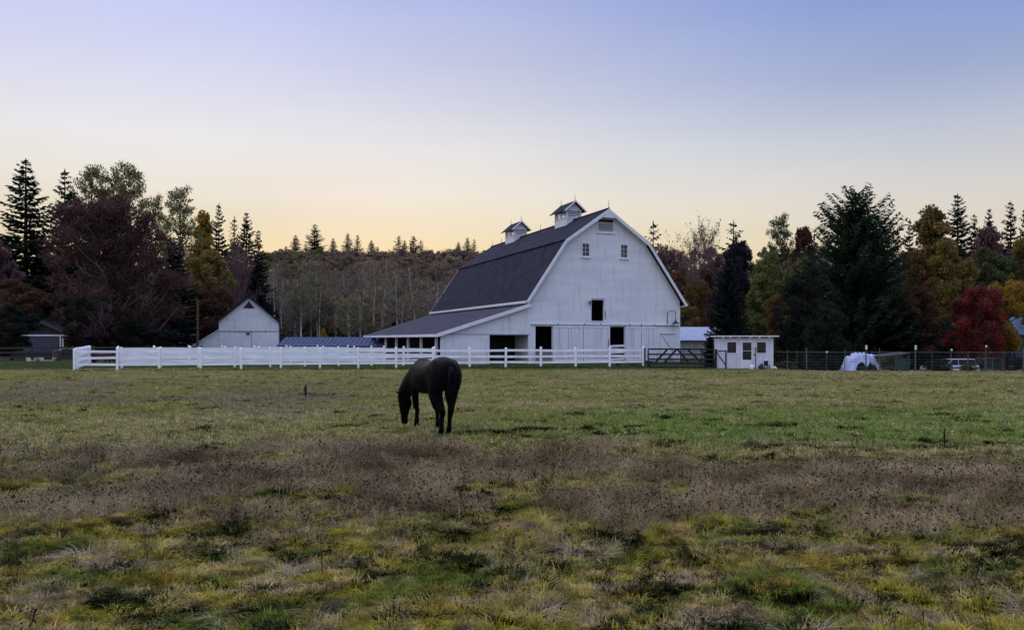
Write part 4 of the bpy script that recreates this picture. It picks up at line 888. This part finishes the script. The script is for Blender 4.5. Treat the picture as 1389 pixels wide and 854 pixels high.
# alder wood on the slope
k = 0
for row, (Y, tlo, thi, x0, x1, n) in enumerate([(250, 337, 346, 350, 680, 26), (228, 341, 353, 345, 700, 26), (206, 347, 361, 335, 690, 24), (184, 354, 374, 340, 690, 22), (164, 362, 388, 345, 690, 20), (146, 372, 402, 372, 680, 18), (132, 385, 420, 385, 640, 14),
                                                      (215, 334, 348, 870, 1430, 40), (165, 345, 368, 870, 1430, 26), (210, 325, 345, -60, 345, 18), (170, 340, 370, -60, 330, 12)]):
    for i in range(n):
        px = x0 + (x1 - x0) * (i + rt.uniform(.1, .9)) / n; u = rt.random(); kd = ['ald0', 'ald1', 'ald2', 'ald3'][rt.randrange(4)] if rt.random() < (.3 if row < 3 or row > 6 else (.75 if row == 3 else 1.1)) else ['dec0', 'dec1', 'dec2'][rt.randrange(3)]
        olv = .55 if px < 480 else .2; crown = OLH if u < olv else (ALD if u < olv + .3 else BRH); front = row in (4, 5, 6); kd = ['ald0', 'ald3', 'ald1'][rt.randrange(3)] if front else kd; twm = [TWG, TWP, TWO][rt.randrange(3)] if row < 2 else [TWG, TWO, TWO][rt.randrange(3)]
        Yt = Y + rt.uniform(-9, 9)
        T(kd, px, rt.uniform(tlo, thi), Yt, 4.6 * 1050 / Yt * rt.uniform(.9, 1.35), 'slender half-bare alder with a pale trunk on the wooded slope', 'alder_tree', crown, pale_bark if front or rt.random() < .5 else mid_bark, twm, group='alders on the slope behind the farm')
for i in range(34):
    px = 330 + i * 10.6 + rt.uniform(-5, 5); Yt = rt.uniform(150, 172) if i % 3 else rt.uniform(128, 145)
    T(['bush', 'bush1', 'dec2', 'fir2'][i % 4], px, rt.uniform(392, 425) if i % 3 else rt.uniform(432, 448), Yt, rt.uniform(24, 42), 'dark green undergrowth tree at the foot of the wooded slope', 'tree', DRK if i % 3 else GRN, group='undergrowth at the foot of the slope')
T('bare', 400, 398, 128, 50, 'leafy grey-green tree behind the roof of the small white barn', 'tree', GRN, mid_bark)
T('bush', 439, 448, 90, 11, 'small yellow bush showing above the long blue roof', 'bush', YEL, cat='bush')
# right of the barn
T('open', 886, 301, 118, 40, 'open-branched fir rising behind the right slope of the barn roof', 'fir_tree', FIRD)
T('dec1', 906, 338, 112, 50, 'thin-leaved purple tree against the right edge of the barn roof', 'tree', PUR, TWP, TWP)
T('bare', 945, 326, 115, 76, 'wide leafless purple-grey tree between the barn and the fir', 'tree', PUR, TWP, TWP)
T('dec2', 918, 372, 98, 46, 'dark brown tree hugging the right wall of the barn', 'tree', BRN)
T('dec1', 941, 384, 92, 42, 'orange-leaved tree right of the barn wall', 'tree', ORA)
T('dec0', 930, 408, 86, 40, 'rusty ochre tree above the pale blue roof', 'tree', OCH)
T('dec0', 968, 350, 110, 50, 'dull purple-brown tree left of the dark spruce', 'tree', PUR)
T('open', 995, 299, 112, 50, 'open-topped fir above the dark spruce', 'fir_tree', FIRD)
T('dec2', 1002, 332, 100, 60, 'dark plum-coloured tree directly behind the dark spruce', 'tree', cm('plum_leaves', (.035, .028, .04), (.02, .018, .026)))
T('spruce', 988, 350, 66, 70, 'dense dark spruce behind the small white shed', 'spruce_tree', FIRD)
T('spruce', 964, 449, 50.5, 20, 'young spruce standing between the green gate and the small white shed', 'spruce_tree', FIRD)
T('dec2', 1030, 375, 84, 62, 'grey-olive tree above the right end of the small white shed', 'tree', OLI)
T('cot1', 1056, 294, 104, 56, 'round-topped green tree against the sky between the fir and the large cedar', 'tree', GRN)
T('dec0', 1040, 345, 98, 60, 'mid green tree below the round-topped one', 'tree', OLI)
T('dec1', 1052, 402, 78, 40, 'small orange tree behind the wire fence near the shed', 'tree', ORA)
T('dec2', 1092, 314, 100, 52, 'brownish red tree top left of the large cedar', 'tree', RED)
T('dec0', 1083, 352, 84, 66, 'yellow-green tree in front of the brownish red one', 'tree', OLI)
T('dec0', 1092, 366, 72, 84, 'dense black-green bushy tree left of the large cedar', 'tree', DRK)
T('cedar', 1160, 261, 78, 166, 'very large layered cedar, the tallest tree right of the barn', 'cedar_tree', CED)
T('bush', 1120, 425, 62, 70, 'dark bush at the left foot of the large cedar', 'bush', DRK, cat='bush')
T('fir2', 1218, 312, 120, 20, 'slim small fir just right of the large cedar', 'fir_tree', FIRD)
T('fir1', 1234, 298, 120, 30, 'slim fir between the large cedar and the ochre tree', 'fir_tree', FIRD)
T('cone', 1268, 279, 100, 84, 'tall ochre and green tree right of the large cedar', 'tree', OCH)
T('dec2', 1240, 345, 92, 60, 'orange-brown tree low between the large cedar and the crimson tree', 'tree', ORA)
T('dec0', 1285, 330, 90, 74, 'broad ochre-green tree behind the crimson tree', 'tree', OCH)
T('fir0', 1299, 264, 128, 54, 'tall fir rising behind the ochre tree', 'fir_tree', FIR)
T('fir1', 1322, 290, 130, 34, 'fir immediately right of the tall fir behind the ochre tree', 'fir_tree', FIR)
T('fir0', 1342, 283, 132, 34, 'middle fir of the group near the right edge', 'fir_tree', FIR)
T('fir1', 1371, 273, 126, 42, 'tallest fir near the right edge of the photo', 'fir_tree', FIRD)
T('fir2', 1390, 280, 124, 30, 'fir cut off by the right edge', 'fir_tree', FIRD)
T('dec2', 1342, 314, 112, 66, 'purple-pink tree below the firs near the right edge', 'tree', PUR, TWP, TWP)
T('dec0', 1345, 338, 96, 80, 'dark olive-green tree above the crimson tree', 'tree', GRN)
T('dec2', 1384, 330, 100, 50, 'ochre-brown tree at the right edge below the firs', 'tree', OCH)
T('red', 1325, 394, 75, 88, 'crimson red tree behind the wire fence near the right edge', 'tree', BRI, tr=mid_bark)
T('dec1', 1370, 384, 77, 62, 'golden yellow tree beside the crimson tree', 'tree', YEL)
T('dec2', 1248, 392, 76, 70, 'dark brown tree in the shade left of the crimson tree', 'tree', BRN)
T('fir1', 1212, 385, 76, 66, 'dark fir at the right foot of the large cedar', 'fir_tree', FIRD)
T('dec2', 1415, 385, 80, 70, 'tree beyond the golden one at the right edge', 'tree', OCH)
for i in range(16):
    px = 1050 + i * 23 + rt.uniform(-6, 6)
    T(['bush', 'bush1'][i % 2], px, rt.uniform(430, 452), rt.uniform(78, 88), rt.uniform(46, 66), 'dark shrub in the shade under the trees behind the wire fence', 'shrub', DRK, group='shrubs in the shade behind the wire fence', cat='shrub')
for i, (px, top, Y, wd) in enumerate([(1066, 490, 49, 34), (1098, 488, 49.5, 36), (1128, 484, 50, 26), (1205, 483, 54, 60), (1262, 490, 46.5, 24), (1277, 487, 46, 34), (1312, 494, 46.4, 26), (1370, 488, 52, 46), (1395, 486, 52, 40)]):
    T(['bush', 'bush1'][i % 2], px, top, Y, wd, 'low dark weedy bush along the wire fence', 'bush', DRK if i % 3 else GRN, group='low bushes along the wire fence', cat='bush')
for i in range(12):
    px = -10 + i * 21 + rt.uniform(-6, 6)
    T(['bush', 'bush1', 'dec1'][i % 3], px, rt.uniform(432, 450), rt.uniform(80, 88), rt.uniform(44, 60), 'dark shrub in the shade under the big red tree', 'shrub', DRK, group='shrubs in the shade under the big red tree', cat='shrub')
# trees that close the view to the sides
for i in range(20):
    side_ = -1 if i % 2 else 1; px = 694 + side_ * (760 + (i // 2) * 55)
    T(['dec0', 'fir0', 'dec2', 'fir1'][i % 4], px, rt.uniform(290, 350), rt.uniform(90, 115), 70, 'tree of the wood edge beyond the frame', 'tree', [GRN, FIR, BRN, FIRD][i % 4], group='wood edge beyond the frame')

# ------------------------------------------------------------------ horse
def loft(sections, n=20, sub=6):
    """sections: (centre, axisA, axisB, ra, rb); smooth interpolation, closed ends"""
    S = [np.concatenate([np.array(c, float), np.array(a, float), np.array(b, float), [ra, rb]]) for c, a, b, ra, rb in sections]
    S = [S[0]] + S + [S[-1]]; out = []
    for i in range(1, len(S) - 2):
        p0, p1, p2, p3 = S[i - 1:i + 3]
        for k in range(sub):
            t = k / sub; out.append(.5 * (2 * p1 + (p2 - p0) * t + (2 * p0 - 5 * p1 + 4 * p2 - p3) * t * t + (3 * p1 - p0 - 3 * p2 + p3) * t ** 3))
    out.append(S[-2]); V = []; Fc = []
    for s in out:
        for k in range(n):
            a = 2 * math.pi * k / n; V.append(s[:3] + s[3:6] * s[9] * math.cos(a) + s[6:9] * s[10] * math.sin(a))
    m = len(out)
    for i in range(m - 1): Fc += [(i * n + k, i * n + (k + 1) % n, (i + 1) * n + (k + 1) % n, (i + 1) * n + k) for k in range(n)]
    Fc += [tuple(reversed(range(n))), tuple(range((m - 1) * n, m * n))]
    return V, Fc
UPV = (0, 0, 1); LF = (0, 1, 0); FW = (1, 0, 0)
def make_horse(name, label, coat_m, hair_m, group=None):
    h = empty(name, (0, 0, 0), 0, label, 'horse', group); mb = MB()
    # trunk: (f, z, half width, half height)
    mb.add(*loft([((f, 0, z), LF, UPV, wd, hh) for f, z, wd, hh in [(-.30, 1.20, .08, .13), (-.24, 1.21, .20, .24), (-.08, 1.215, .285, .315), (.12, 1.225, .315, .335), (.30, 1.215, .30, .33), (.50, 1.175, .275, .31),
        (.75, 1.125, .305, .325), (1.0, 1.11, .32, .345), (1.22, 1.12, .295, .365), (1.40, 1.135, .255, .375), (1.56, 1.12, .215, .33), (1.70, 1.06, .14, .22)]], 28))
    mb.add(*loft([((f, 0, z), LF, UPV, wd, hh) for f, z, wd, hh in [(.85, 1.34, .07, .08), (1.1, 1.385, .11, .09), (1.35, 1.41, .125, .10), (1.6, 1.33, .10, .11)]], 12))      # withers
    for s in (-1, 1):   # rump muscles
        mb.add(*loft([((f, s * l, z), LF, UPV, wd, hh) for f, l, z, wd, hh in [(-.26, .10, 1.16, .09, .18), (-.12, .155, 1.16, .15, .30), (.08, .17, 1.22, .15, .30), (.3, .16, 1.20, .13, .26), (.5, .14, 1.15, .1, .2)]], 16))
    # neck, curving down to the grass
    mb.add(*loft([((1.38, 0, 1.15), LF, (.25, 0, .97), .22, .34), ((1.58, .03, 1.08), LF, (.5, 0, .86), .21, .33), ((1.77, .09, .96), (-.15, .98, 0), (.72, .15, .66), .175, .285),
                  ((1.92, .16, .83), (-.35, .93, 0), (.82, .3, .45), .14, .225), ((2.01, .20, .72), (-.7, .7, 0), (.66, .66, .3), .12, .17), ((2.05, .21, .62), (-.9, .42, 0), (.42, .9, .1), .10, .135)], 20))
    # head: depth axis mostly to the horse's left
    DA = Vector((.42, .90, .08)).normalized(); SA = Vector((.905, -.425, 0)).normalized(); dl = -.185
    mb.add(*loft([((2.03, .36 + dl, .72), SA, DA, .07, .08), ((2.06, .375 + dl, .66), SA, DA, .095, .12), ((2.075, .36 + dl, .56), SA, DA, .108, .145), ((2.09, .355 + dl, .46), SA, DA, .10, .142), ((2.115, .36 + dl, .36), SA, DA, .08, .115),
                  ((2.14, .355 + dl, .25), SA, DA, .062, .088), ((2.16, .35 + dl, .15), SA, DA, .058, .076), ((2.17, .345 + dl, .08), SA, DA, .062, .076), ((2.175, .34 + dl, .03), SA, DA, .045, .054)], 18))
    # ears
    for so_, base in ((1, (2.11, .43 + dl, .69)), (-1, (2.00, .45 + dl, .69))):
        b = Vector(base); tip = b + Vector((.03 * so_ + .03, .15, .085)); mid = b.lerp(tip, .45)
        mb.add(*loft([(b - (tip - b) * .3, SA, (0, -.6, .8), .034, .022), (mid, SA, (0, -.6, .8), .038, .022), (tip, SA, (0, -.6, .8), .008, .006)], 10, 4))
    def leg(pts): mb.add(*loft([((f, l, z), FW, LF, ra * (1.22 if z < .75 else 1.06), rb * (1.28 if z < .75 else 1.05)) for f, l, z, ra, rb in pts], 14))
    # hind legs (hip, thigh, stifle, gaskin, hock, cannon, fetlock, pastern)
    for s, fx, fl in ((1, .01, .085), (-1, .09, -.105)):
        leg([(.06, s * .14, 1.25, .20, .13), (.07, s * .165, 1.02, .235, .145), (.10, s * .165, .86, .185, .125), (.04 + fx * .3, s * .145, .72, .115, .085), (-.05 + fx * .5, s * .12 + (fl - s * .1) * .4, .60, .075, .058), (-.09 + fx * .7, s * .105 + (fl - s * .1) * .6, .50, .072, .050),
             (-.075 + fx * .8, fl, .43, .050, .042), (-.05 + fx, fl, .32, .038, .035), (-.03 + fx, fl, .20, .038, .036), (-.02 + fx, fl, .13, .050, .045), (.01 + fx, fl, .085, .042, .042), (.03 + fx, fl, .05, .052, .05)])
    # forelegs
    for s, fx, fl in ((1, 1.66, .05), (-1, 1.28, -.30)):
        top = 1.44; 
        leg([(top + .02, s * .15, 1.12, .155, .085), (top - .02, s * .165, .93, .13, .085), (top + (fx - top) * .15, s * .165 + (fl - s * .165) * .2, .80, .092, .072), (top + (fx - top) * .4, s * .165 + (fl - s * .165) * .4, .64, .068, .058), (top + (fx - top) * .62, s * .165 + (fl - s * .165) * .65, .50, .056, .05),
             (top + (fx - top) * .7, s * .165 + (fl - s * .165) * .75, .44, .056, .051), (top + (fx - top) * .78, fl, .38, .042, .04), (top + (fx - top) * .9, fl, .26, .035, .034), (fx - .01, fl, .145, .044, .042), (fx + .015, fl, .09, .038, .04), (fx + .035, fl, .05, .05, .05)])
    body = mb.build('body', coat_m, h, True)
    p = body.parent; body.parent = None
    r = body.modifiers.new('r', 'REMESH'); r.mode = 'VOXEL'; r.voxel_size = .0125; r.use_smooth_shade = True
    s_ = body.modifiers.new('s', 'SMOOTH'); s_.iterations = 9; s_.factor = .55
    bpy.context.view_layer.update(); apply_mods(body); body.parent = p; body.data.shade_smooth()
    if not body.data.materials: body.data.materials.append(coat_m)
    for fx, fl in ((.01, .085), (.09, -.105), (1.665, .05), (1.285, -.30)):
        MB().tube([(fx + .045, fl, -.02), (fx + .04, fl, .0), (fx + .02, fl, .045), (fx + .015, fl, .065)], [.074, .074, .062, .056], 12).build('hoof', hoof_m, h, True)
    for q in (1, -1):
        c = Vector((2.095, .36 + dl, .54)) + SA * q * .09 + DA * .055
        bm = bmesh.new(); bmesh.ops.create_uvsphere(bm, u_segments=12, v_segments=8, radius=.021); me = bpy.data.meshes.new('eye'); bm.to_mesh(me); bm.free(); me.shade_smooth(); o = link_mesh('eye', me, glassm, h); o.location = c
    rg = np.random.default_rng(5)
    # mane: locks lying over the crest, falling to the right side
    path = [(1.47, 0, 1.46), (1.72, .03, 1.36), (1.95, .12, 1.15), (2.07, .22, .95), (2.09, .28, .82), (2.07, .29, .74)]
    mbm = MB()
    for i in range(64):
        t = i / 63 * (len(path) - 1); k = min(int(t), len(path) - 2); q = Vector(path[k]).lerp(Vector(path[k + 1]), t - k); sd_ = 1 if rg.random() < .35 and t < 2.6 else -1
        w1 = Vector((.02, .07, -.05)); w2 = Vector((.01, .14, -.15 - rg.uniform(0, .08)))
        if sd_ < 0: w1 = Vector((-.03, -.10, -.05)); w2 = Vector((-.05, -.17, -.18 - rg.uniform(0, .07)))
        mbm.tube([q + Vector((0, 0, -.035)), q + Vector((0, 0, .012)), q + w1 * .7, q + w2], [.012, .020, .017, .003], 5)
    for i in range(5): q = Vector((2.06, .25, .72)) + Vector(rg.normal(size=3)) * .015; mbm.tube([q, q + Vector((.02, .04, -.05)), q + Vector((.03, .03, -.16 - rg.uniform(0, .05)))], [.014, .016, .003], 5)
    mbm.build('mane', hair_m, h, True)
    mbt = MB()
    for i in range(46):
        r_ = Vector((rg.normal() * .013, rg.normal() * .018, 0)); sp = rg.uniform(.4, 1.5); ln = rg.uniform(.42, .66)
        mbt.tube([Vector((-.20, 0, 1.40)) + r_, Vector((-.31, 0, 1.30)) + r_, Vector((-.325, 0, 1.13)) + r_ * 1.5, Vector((-.30, .005, .95)) + r_ * (1.2 + sp * .5), Vector((-.30, .01, 1.30 - ln)) + r_ * (1 + sp * .6)], [.02, .022, .018, .013, .003], 5)
    mbt.build('tail', hair_m, h, True)
    return h
hx, hy = -1.308, 15.18
horse = make_horse('horse', 'black horse grazing in the pasture, rump towards the viewer, head down', coat, mane_m)
horse.location = (hx, hy, float(ground_z(hx, hy)) * .5); horse.rotation_euler = (0, 0, math.atan2(.906, -.423))
pony = empty('horse', (0, 0, 0), 0, 'small brown horse grazing inside the white fence near its left corner', 'horse')
for ch_ in list(horse.children):
    c = ch_.copy(); col.objects.link(c); c.parent = pony
    if len(c.material_slots): c.material_slots[0].link = 'OBJECT'; c.material_slots[0].material = bay
x, y, z = at(128, 492, 51.5); pony.location = (x, y, 0); pony.rotation_euler = (0, 0, R(-12)); pony.scale = (.72, .72, .72)

# ------------------------------------------------------------------ grass, weeds and ground cover
hidden = {}
def proto_coll(name, meshes, m):
    c = bpy.data.collections.new(name)
    for i, me in enumerate(meshes):
        o = bpy.data.objects.new('%s_%02d' % (name, i), me); me.materials.append(m); c.objects.link(o)
    return c
def blades(seed, n, rad, hlo, hhi, wd, lean=.6, up=1.0, curl=.6):
    rng = np.random.default_rng(seed); a = rng.uniform(0, 6.28, n); r = rad * np.sqrt(rng.uniform(0, 1, n)); B = np.stack([r * np.cos(a), r * np.sin(a), np.full(n, -.01)], 1)
    a2 = a + rng.normal(size=n) * 1.0; L_ = rng.uniform(hlo, hhi, n); ln = lean * rng.uniform(.3, 1.2, n)
    D = np.stack([np.cos(a2) * ln, np.sin(a2) * ln, np.full(n, up)], 1); D /= np.linalg.norm(D, axis=1)[:, None]
    M = B + D * (L_ * .55)[:, None]; E_ = M + (D * [1 + curl, 1 + curl, 1 - curl]) * (L_ * .5)[:, None]
    S = np.stack([-np.sin(a2), np.cos(a2), np.zeros(n)], 1) * wd
    V = np.stack([B - S, B + S, M + S * .8, M - S * .8, E_ - S * .15, E_ + S * .15], 1).reshape(-1, 3); k = np.arange(n)[:, None] * 6
    return npmesh('tuft', V, np.concatenate([k + [0, 1, 2, 3], k + [3, 2, 5, 4]]))
def stalks(seed, n, rad, hlo, hhi):
    rng = np.random.default_rng(seed); parts = []
    a = rng.uniform(0, 6.28, n); r = rad * np.sqrt(rng.uniform(0, 1, n)); B = np.stack([r * np.cos(a), r * np.sin(a), np.full(n, -.01)], 1)
    L_ = rng.uniform(hlo, hhi, n); D = np.stack([rng.normal(size=n) * .18, rng.normal(size=n) * .18, np.ones(n)], 1); E_ = B + D * L_[:, None]
    parts.append(strips(B, E_, .0022, rng))
    m = n * 5; i = rng.integers(0, n, m); f = rng.uniform(.4, .95, (m, 1)); p = B[i] + (E_[i] - B[i]) * f; d = rng.normal(size=(m, 3)); d[:, 2] = abs(d[:, 2]) * .9 + .3; d /= np.linalg.norm(d, axis=1)[:, None]
    parts.append(strips(p, p + d * rng.uniform(.03, .10, (m, 1)), .0016, rng))
    return parts, E_, p + d * .06
def scatter(name, coll, P, scale, idx, label, rng, tilt=.15):
    me = bpy.data.meshes.new(name); me.vertices.add(len(P)); me.vertices.foreach_set('co', np.asarray(P, np.float32).ravel())
    rot = np.stack([rng.normal(size=len(P)) * tilt, rng.normal(size=len(P)) * tilt, rng.uniform(0, 6.28, len(P))], 1).astype(np.float32)
    a = me.attributes.new('rot', 'FLOAT_VECTOR', 'POINT'); a.data.foreach_set('vector', rot.ravel())
    a = me.attributes.new('scl', 'FLOAT', 'POINT'); a.data.foreach_set('value', np.asarray(scale, np.float32))
    a = me.attributes.new('idx', 'INT', 'POINT'); a.data.foreach_set('value', np.asarray(idx, np.int32))
    o = bpy.data.objects.new(name, me); col.objects.link(o); setp(o, label, 'ground cover', kind='stuff')
    g = bpy.data.node_groups.new(name, 'GeometryNodeTree'); g.interface.new_socket('Geometry', in_out='INPUT', socket_type='NodeSocketGeometry'); g.interface.new_socket('Geometry', in_out='OUTPUT', socket_type='NodeSocketGeometry')
    n = g.nodes.new; l = g.links.new; gi = n('NodeGroupInput'); go = n('NodeGroupOutput'); ip = n('GeometryNodeInstanceOnPoints'); ci = n('GeometryNodeCollectionInfo')
    ci.inputs['Collection'].default_value = coll; ci.inputs['Separate Children'].default_value = True; ci.inputs['Reset Children'].default_value = True
    l(gi.outputs[0], ip.inputs['Points']); l(ci.outputs[0], ip.inputs['Instance']); ip.inputs['Pick Instance'].default_value = True
    def attr(nm, t): x = n('GeometryNodeInputNamedAttribute'); x.data_type = t; x.inputs[0].default_value = nm; return next(s for s in x.outputs if s.enabled and s.name == 'Attribute')
    l(attr('idx', 'INT'), ip.inputs['Instance Index']); l(attr('rot', 'FLOAT_VECTOR'), ip.inputs['Rotation']); l(attr('scl', 'FLOAT'), ip.inputs['Scale']); l(ip.outputs[0], go.inputs[0])
    mo = o.modifiers.new('scatter', 'NODES'); mo.node_group = g; return o
rg = np.random.default_rng(2024)
def field(n, y0, y1, power=1.0, mx=.80, pad=2.5):
    """random points in the strip of pasture in front of the camera"""
    y = (y0 ** power + (y1 ** power - y0 ** power) * rg.uniform(0, 1, n)) ** (1 / power); x = rg.uniform(-1, 1, n) * (y * mx + pad); return x, y
def pts(x, y, dz=0): return np.stack([x, y, ground_z(x, y) + dz], 1)
# short matted turf
turf = proto_coll('turf_tuft', [blades(s, 70, .10, .025, .07, .0032, .9, .8, .7) for s in range(4)] + [blades(10 + s, 70, .09, .03, .10, .0028, 1.1, .9, .9) for s in range(3)], blade_m)
x, y = field(60000, 3.2, 13, 1.6); k = rg.uniform(0, 1, len(x)) > hollow(x, y) * .93; x, y = x[k], y[k]; scatter('meadow_grass', turf, pts(x, y), rg.uniform(.6, 1.25, len(x)), rg.integers(0, 7, len(x)), 'matted green, mossy and straw-coloured grass covering the near pasture', rg)
x, y = field(52000, 12, 46, 1.25, .74, 2); k = (abs(x - hx) + abs(y - hy) > .0); scatter('pasture_grass', proto_coll('pasture_tuft', [blades(20 + s, 46, .20, .03, .075, .006, .8, .9, .6) for s in range(4)], blade_m), pts(x, y), rg.uniform(.7, 1.5, len(x)), rg.integers(0, 4, len(x)), 'short green-brown grass of the far pasture', rg)
y = rg.uniform(45, 66, 16000); x = rg.uniform(-40, 17, 16000); bx = (x - 1.31) * .9304 + (y - 58.7) * .3665; by = -(x - 1.31) * .3665 + (y - 58.7) * .9304; k = ~((bx > -7.2) & (bx < 13.6) & (by > -.2)); x, y = x[k], y[k]
scatter('yard_grass', bpy.data.collections['pasture_tuft'], pts(x, y), rg.uniform(.8, 2.0, len(x)), rg.integers(0, 4, len(x)), 'ranker grass inside the white fences and along the barn', rg)
f_ = rg.uniform(0, 1, 900); x = -25.6 + 34.35 * f_ + rg.normal(0, .1, 900); y = 45.3 + 6.3 * f_ + rg.normal(0, .14, 900)
scatter('fence_line_grass', proto_coll('fence_tuft', [blades(24 + s, 60, .16, .12, .34, .006, .5, 1.0, .6) for s in range(3)], blade_m), pts(x, y), rg.uniform(.5, 1.1, len(x)), rg.integers(0, 3, len(x)), 'taller grass left unmown along the foot of the white fence', rg)
# taller drooping tussocks
tus = proto_coll('tussock', [blades(30 + s, 170, .09, .08, .20, .0026, 1.0, .8, .95) for s in range(5)], blade_m)
x, y = field(3600, 3.2, 11, 1.5); k = (fbm(x * .9, y * 1.1, 51, 3) > .46) & (hollow(x, y) < .3); x, y = x[k], y[k]
scatter('grass_tussocks', tus, pts(x, y), rg.uniform(.55, 1.1, len(x)), rg.integers(0, 5, len(x)), 'drooping tussocks of longer grass in the foreground', rg)
pale = mat('bleached_straw', (.44, .35, .24), (.30, .23, .15), 1.5, .85, spec=.15, island=.35)
tus2 = proto_coll('straw_tussock', [blades(40 + s, 110, .12, .07, .20, .0022, 1.6, .45, .95) for s in range(4)], pale)
x, y = field(6000, 3.2, 14, 1.5); k = (fbm(x * 1.6, y * 2.6, 61, 3) > .57) & (hollow(x, y) < .3); x, y = x[k], y[k]
scatter('dry_straw', tus2, pts(x, y), rg.uniform(.5, 1.1, len(x)), rg.integers(0, 4, len(x)), 'bleached flattened straw lying among the grass', rg)
# dark leafy weeds
dkm = mat('dark_green_weed_leaves', (.013, .017, .004), (.022, .028, .006), 1.5, .8, spec=.04, island=.4)
dk = proto_coll('dark_weed', [blades(50 + s, 150, .12, .04, .13, .006, 1.0, .8, .7) for s in range(4)], dkm)
x, y = field(60000, 3.2, 14, 1.4); k = (hollow(x, y) > .45) & (rg.uniform(0, 1, len(x)) < .8); x, y = x[k], y[k]
x2, y2 = field(42000, 12.5, 44, 1.1); k = (fbm(x2 * 1.1, y2 * 2.2, 73, 4) > .66 - .04 * ((y2 > 13.5) & (y2 < 20) & (x2 > 1))) ; x2, y2 = x2[k], y2[k]
cx_, cy_ = field(1000, 3.4, 12.5, 1.5); m_ = rg.integers(3, 10, len(cx_)); sz_ = rg.uniform(.3, 1.1, len(cx_))     # small separate dark clumps
x3 = np.repeat(cx_, m_) + rg.normal(0, .10, m_.sum()) * np.repeat(sz_, m_); y3 = np.repeat(cy_, m_) + rg.normal(0, .045, m_.sum()) * np.repeat(sz_, m_)
x = np.concatenate([x, x3]); y = np.concatenate([y, y3])
xa = rg.normal(.25, .75, 420); ya = 15.55 + rg.normal(0, .13, 420) + (xa > .1) * .3; x = np.concatenate([x, x2, xa]); y = np.concatenate([y, y2, ya])
scatter('dark_weeds', dk, pts(x, y, -.01), rg.uniform(.5, 1.05, len(x)), rg.integers(0, 4, len(x)), 'patches of dark green broad-leaved weeds scattered through the pasture', rg)
# band of dead weeds with dark seed heads
wm = mat('dead_weed_stems', (.50, .39, .225), (.15, .10, .050), .75, .85, spec=.1, island=.45, world=True, stretch=(1, 1.5, 0), detail=5); hm = mat('dark_seed_heads', (.014, .009, .008), (.028, .016, .012), 1.5, .85, spec=.1, island=.4)
stm = []; hds = []
for s in range(6):
    prt, E_, Q = stalks(60 + s, 26, .16, .09, .24); stm.append(npmesh('stems', *join(prt)))
    rr = np.random.default_rng(s); P1 = np.concatenate([E_[:9], Q[rr.permutation(len(Q))[:5]]]); hds.append(npmesh('heads', *leaf_quads(P1, .0135, rr, 0, .75)))
cs = proto_coll('weed_stems', stm, wm); chd = proto_coll('weed_heads', hds, hm)
x, y = field(46000, 6.0, 15.5, 1.3); k = weed_density(x, y) > rg.uniform(.05, 1.6, len(x)); x, y = x[k], y[k]; sc_ = rg.uniform(.6, 1.15, len(x)); ix = rg.integers(0, 6, len(x)); P = pts(x, y)
st_ = rg.bit_generator.state; scatter('dead_weed_stems', cs, P, sc_, ix, 'brownish purple dead weed stems in a broad band across the pasture', rg); rg.bit_generator.state = st_
scatter('weed_seed_heads', chd, P, sc_, ix, 'dark seed heads on top of the dead weed stems', rg)
fz = proto_coll('dead_fuzz', [blades(80 + s, 80, .15, .04, .13, .0018, .5, 1.0, .4) for s in range(4)], wm)
x, y = field(30000, 6.0, 15.5, 1.3); k = weed_density(x, y) > rg.uniform(.03, 1.7, len(x)); x, y = x[k], y[k]
scatter('dead_grass', fz, pts(x, y), rg.uniform(.6, 1.2, len(x)), rg.integers(0, 4, len(x)), 'fine dead grass between the weed stems', rg)
# single taller dark docks in front
x, y = field(900, 4.5, 14, 1.2); k = rg.uniform(0, 1, len(x)) < .5; x, y = x[k], y[k]; P = pts(x, y); s1 = rg.uniform(.7, 1.25, len(x)); i1 = rg.integers(0, 3, len(x))
dd = []
for s in range(3):
    prt, E_, Q = stalks(90 + s, 3, .04, .14, .32); rr = np.random.default_rng(90 + s); prt.append(leaf_quads(np.concatenate([E_, Q, Q + rr.normal(size=Q.shape) * .015]), .009, rr)); dd.append(npmesh('dock', *join(prt)))
scatter('dock_stalks', proto_coll('dock', dd, hm), P, s1, i1, 'thin dark dock stalks standing up out of the foreground grass', rg)
# white clover heads / mushrooms
wmt = mat('white_petals', (.75, .75, .70)); fl = []
for s in range(3):
    rr = np.random.default_rng(s); d = rr.normal(size=(26, 3)); d /= np.linalg.norm(d, axis=1)[:, None]; prt = [leaf_quads(d * [.02, .02, .014] + [0, 0, .085], .011, rr), strips(np.zeros((3, 3)), np.zeros((3, 3)) + [0, 0, .08] + rr.normal(size=(3, 3)) * .004, .003, rr)]
    fl.append(npmesh('flower', *join(prt)))
    fl[-1].materials.append(wmt)
spots = [(283, 596, 0), (58, 604, 1), (654, 549, 0), (666, 600, 0), (848, 592, 1), (700, 580, 0), (864, 586, 0), (864, 608, 2), (447, 578, 0), (72, 537, 1), (1292, 592, 0), (235, 517, 0), (1337, 563, 0), (760, 586, 2), (667, 606, 0), (175, 664, 0), (188, 698, 1), (918, 640, 2), (130, 520, 0), (560, 612, 1), (980, 592, 0), (404, 603, 2)]
for i, (px, py, v) in enumerate(spots):
    Y = 1995 / (py - 460); x, y, _ = at(px, py, Y); o = bpy.data.objects.new('white_flower', fl[v]); col.objects.link(o); o.location = (x, y, float(ground_z(x, y)) + .01); sz = .5 + .03 * Y; o.scale = (sz, sz, .8)
    setp(o, 'tiny white flower dotting the pasture grass', 'flower', 'white flowers dotted over the pasture')
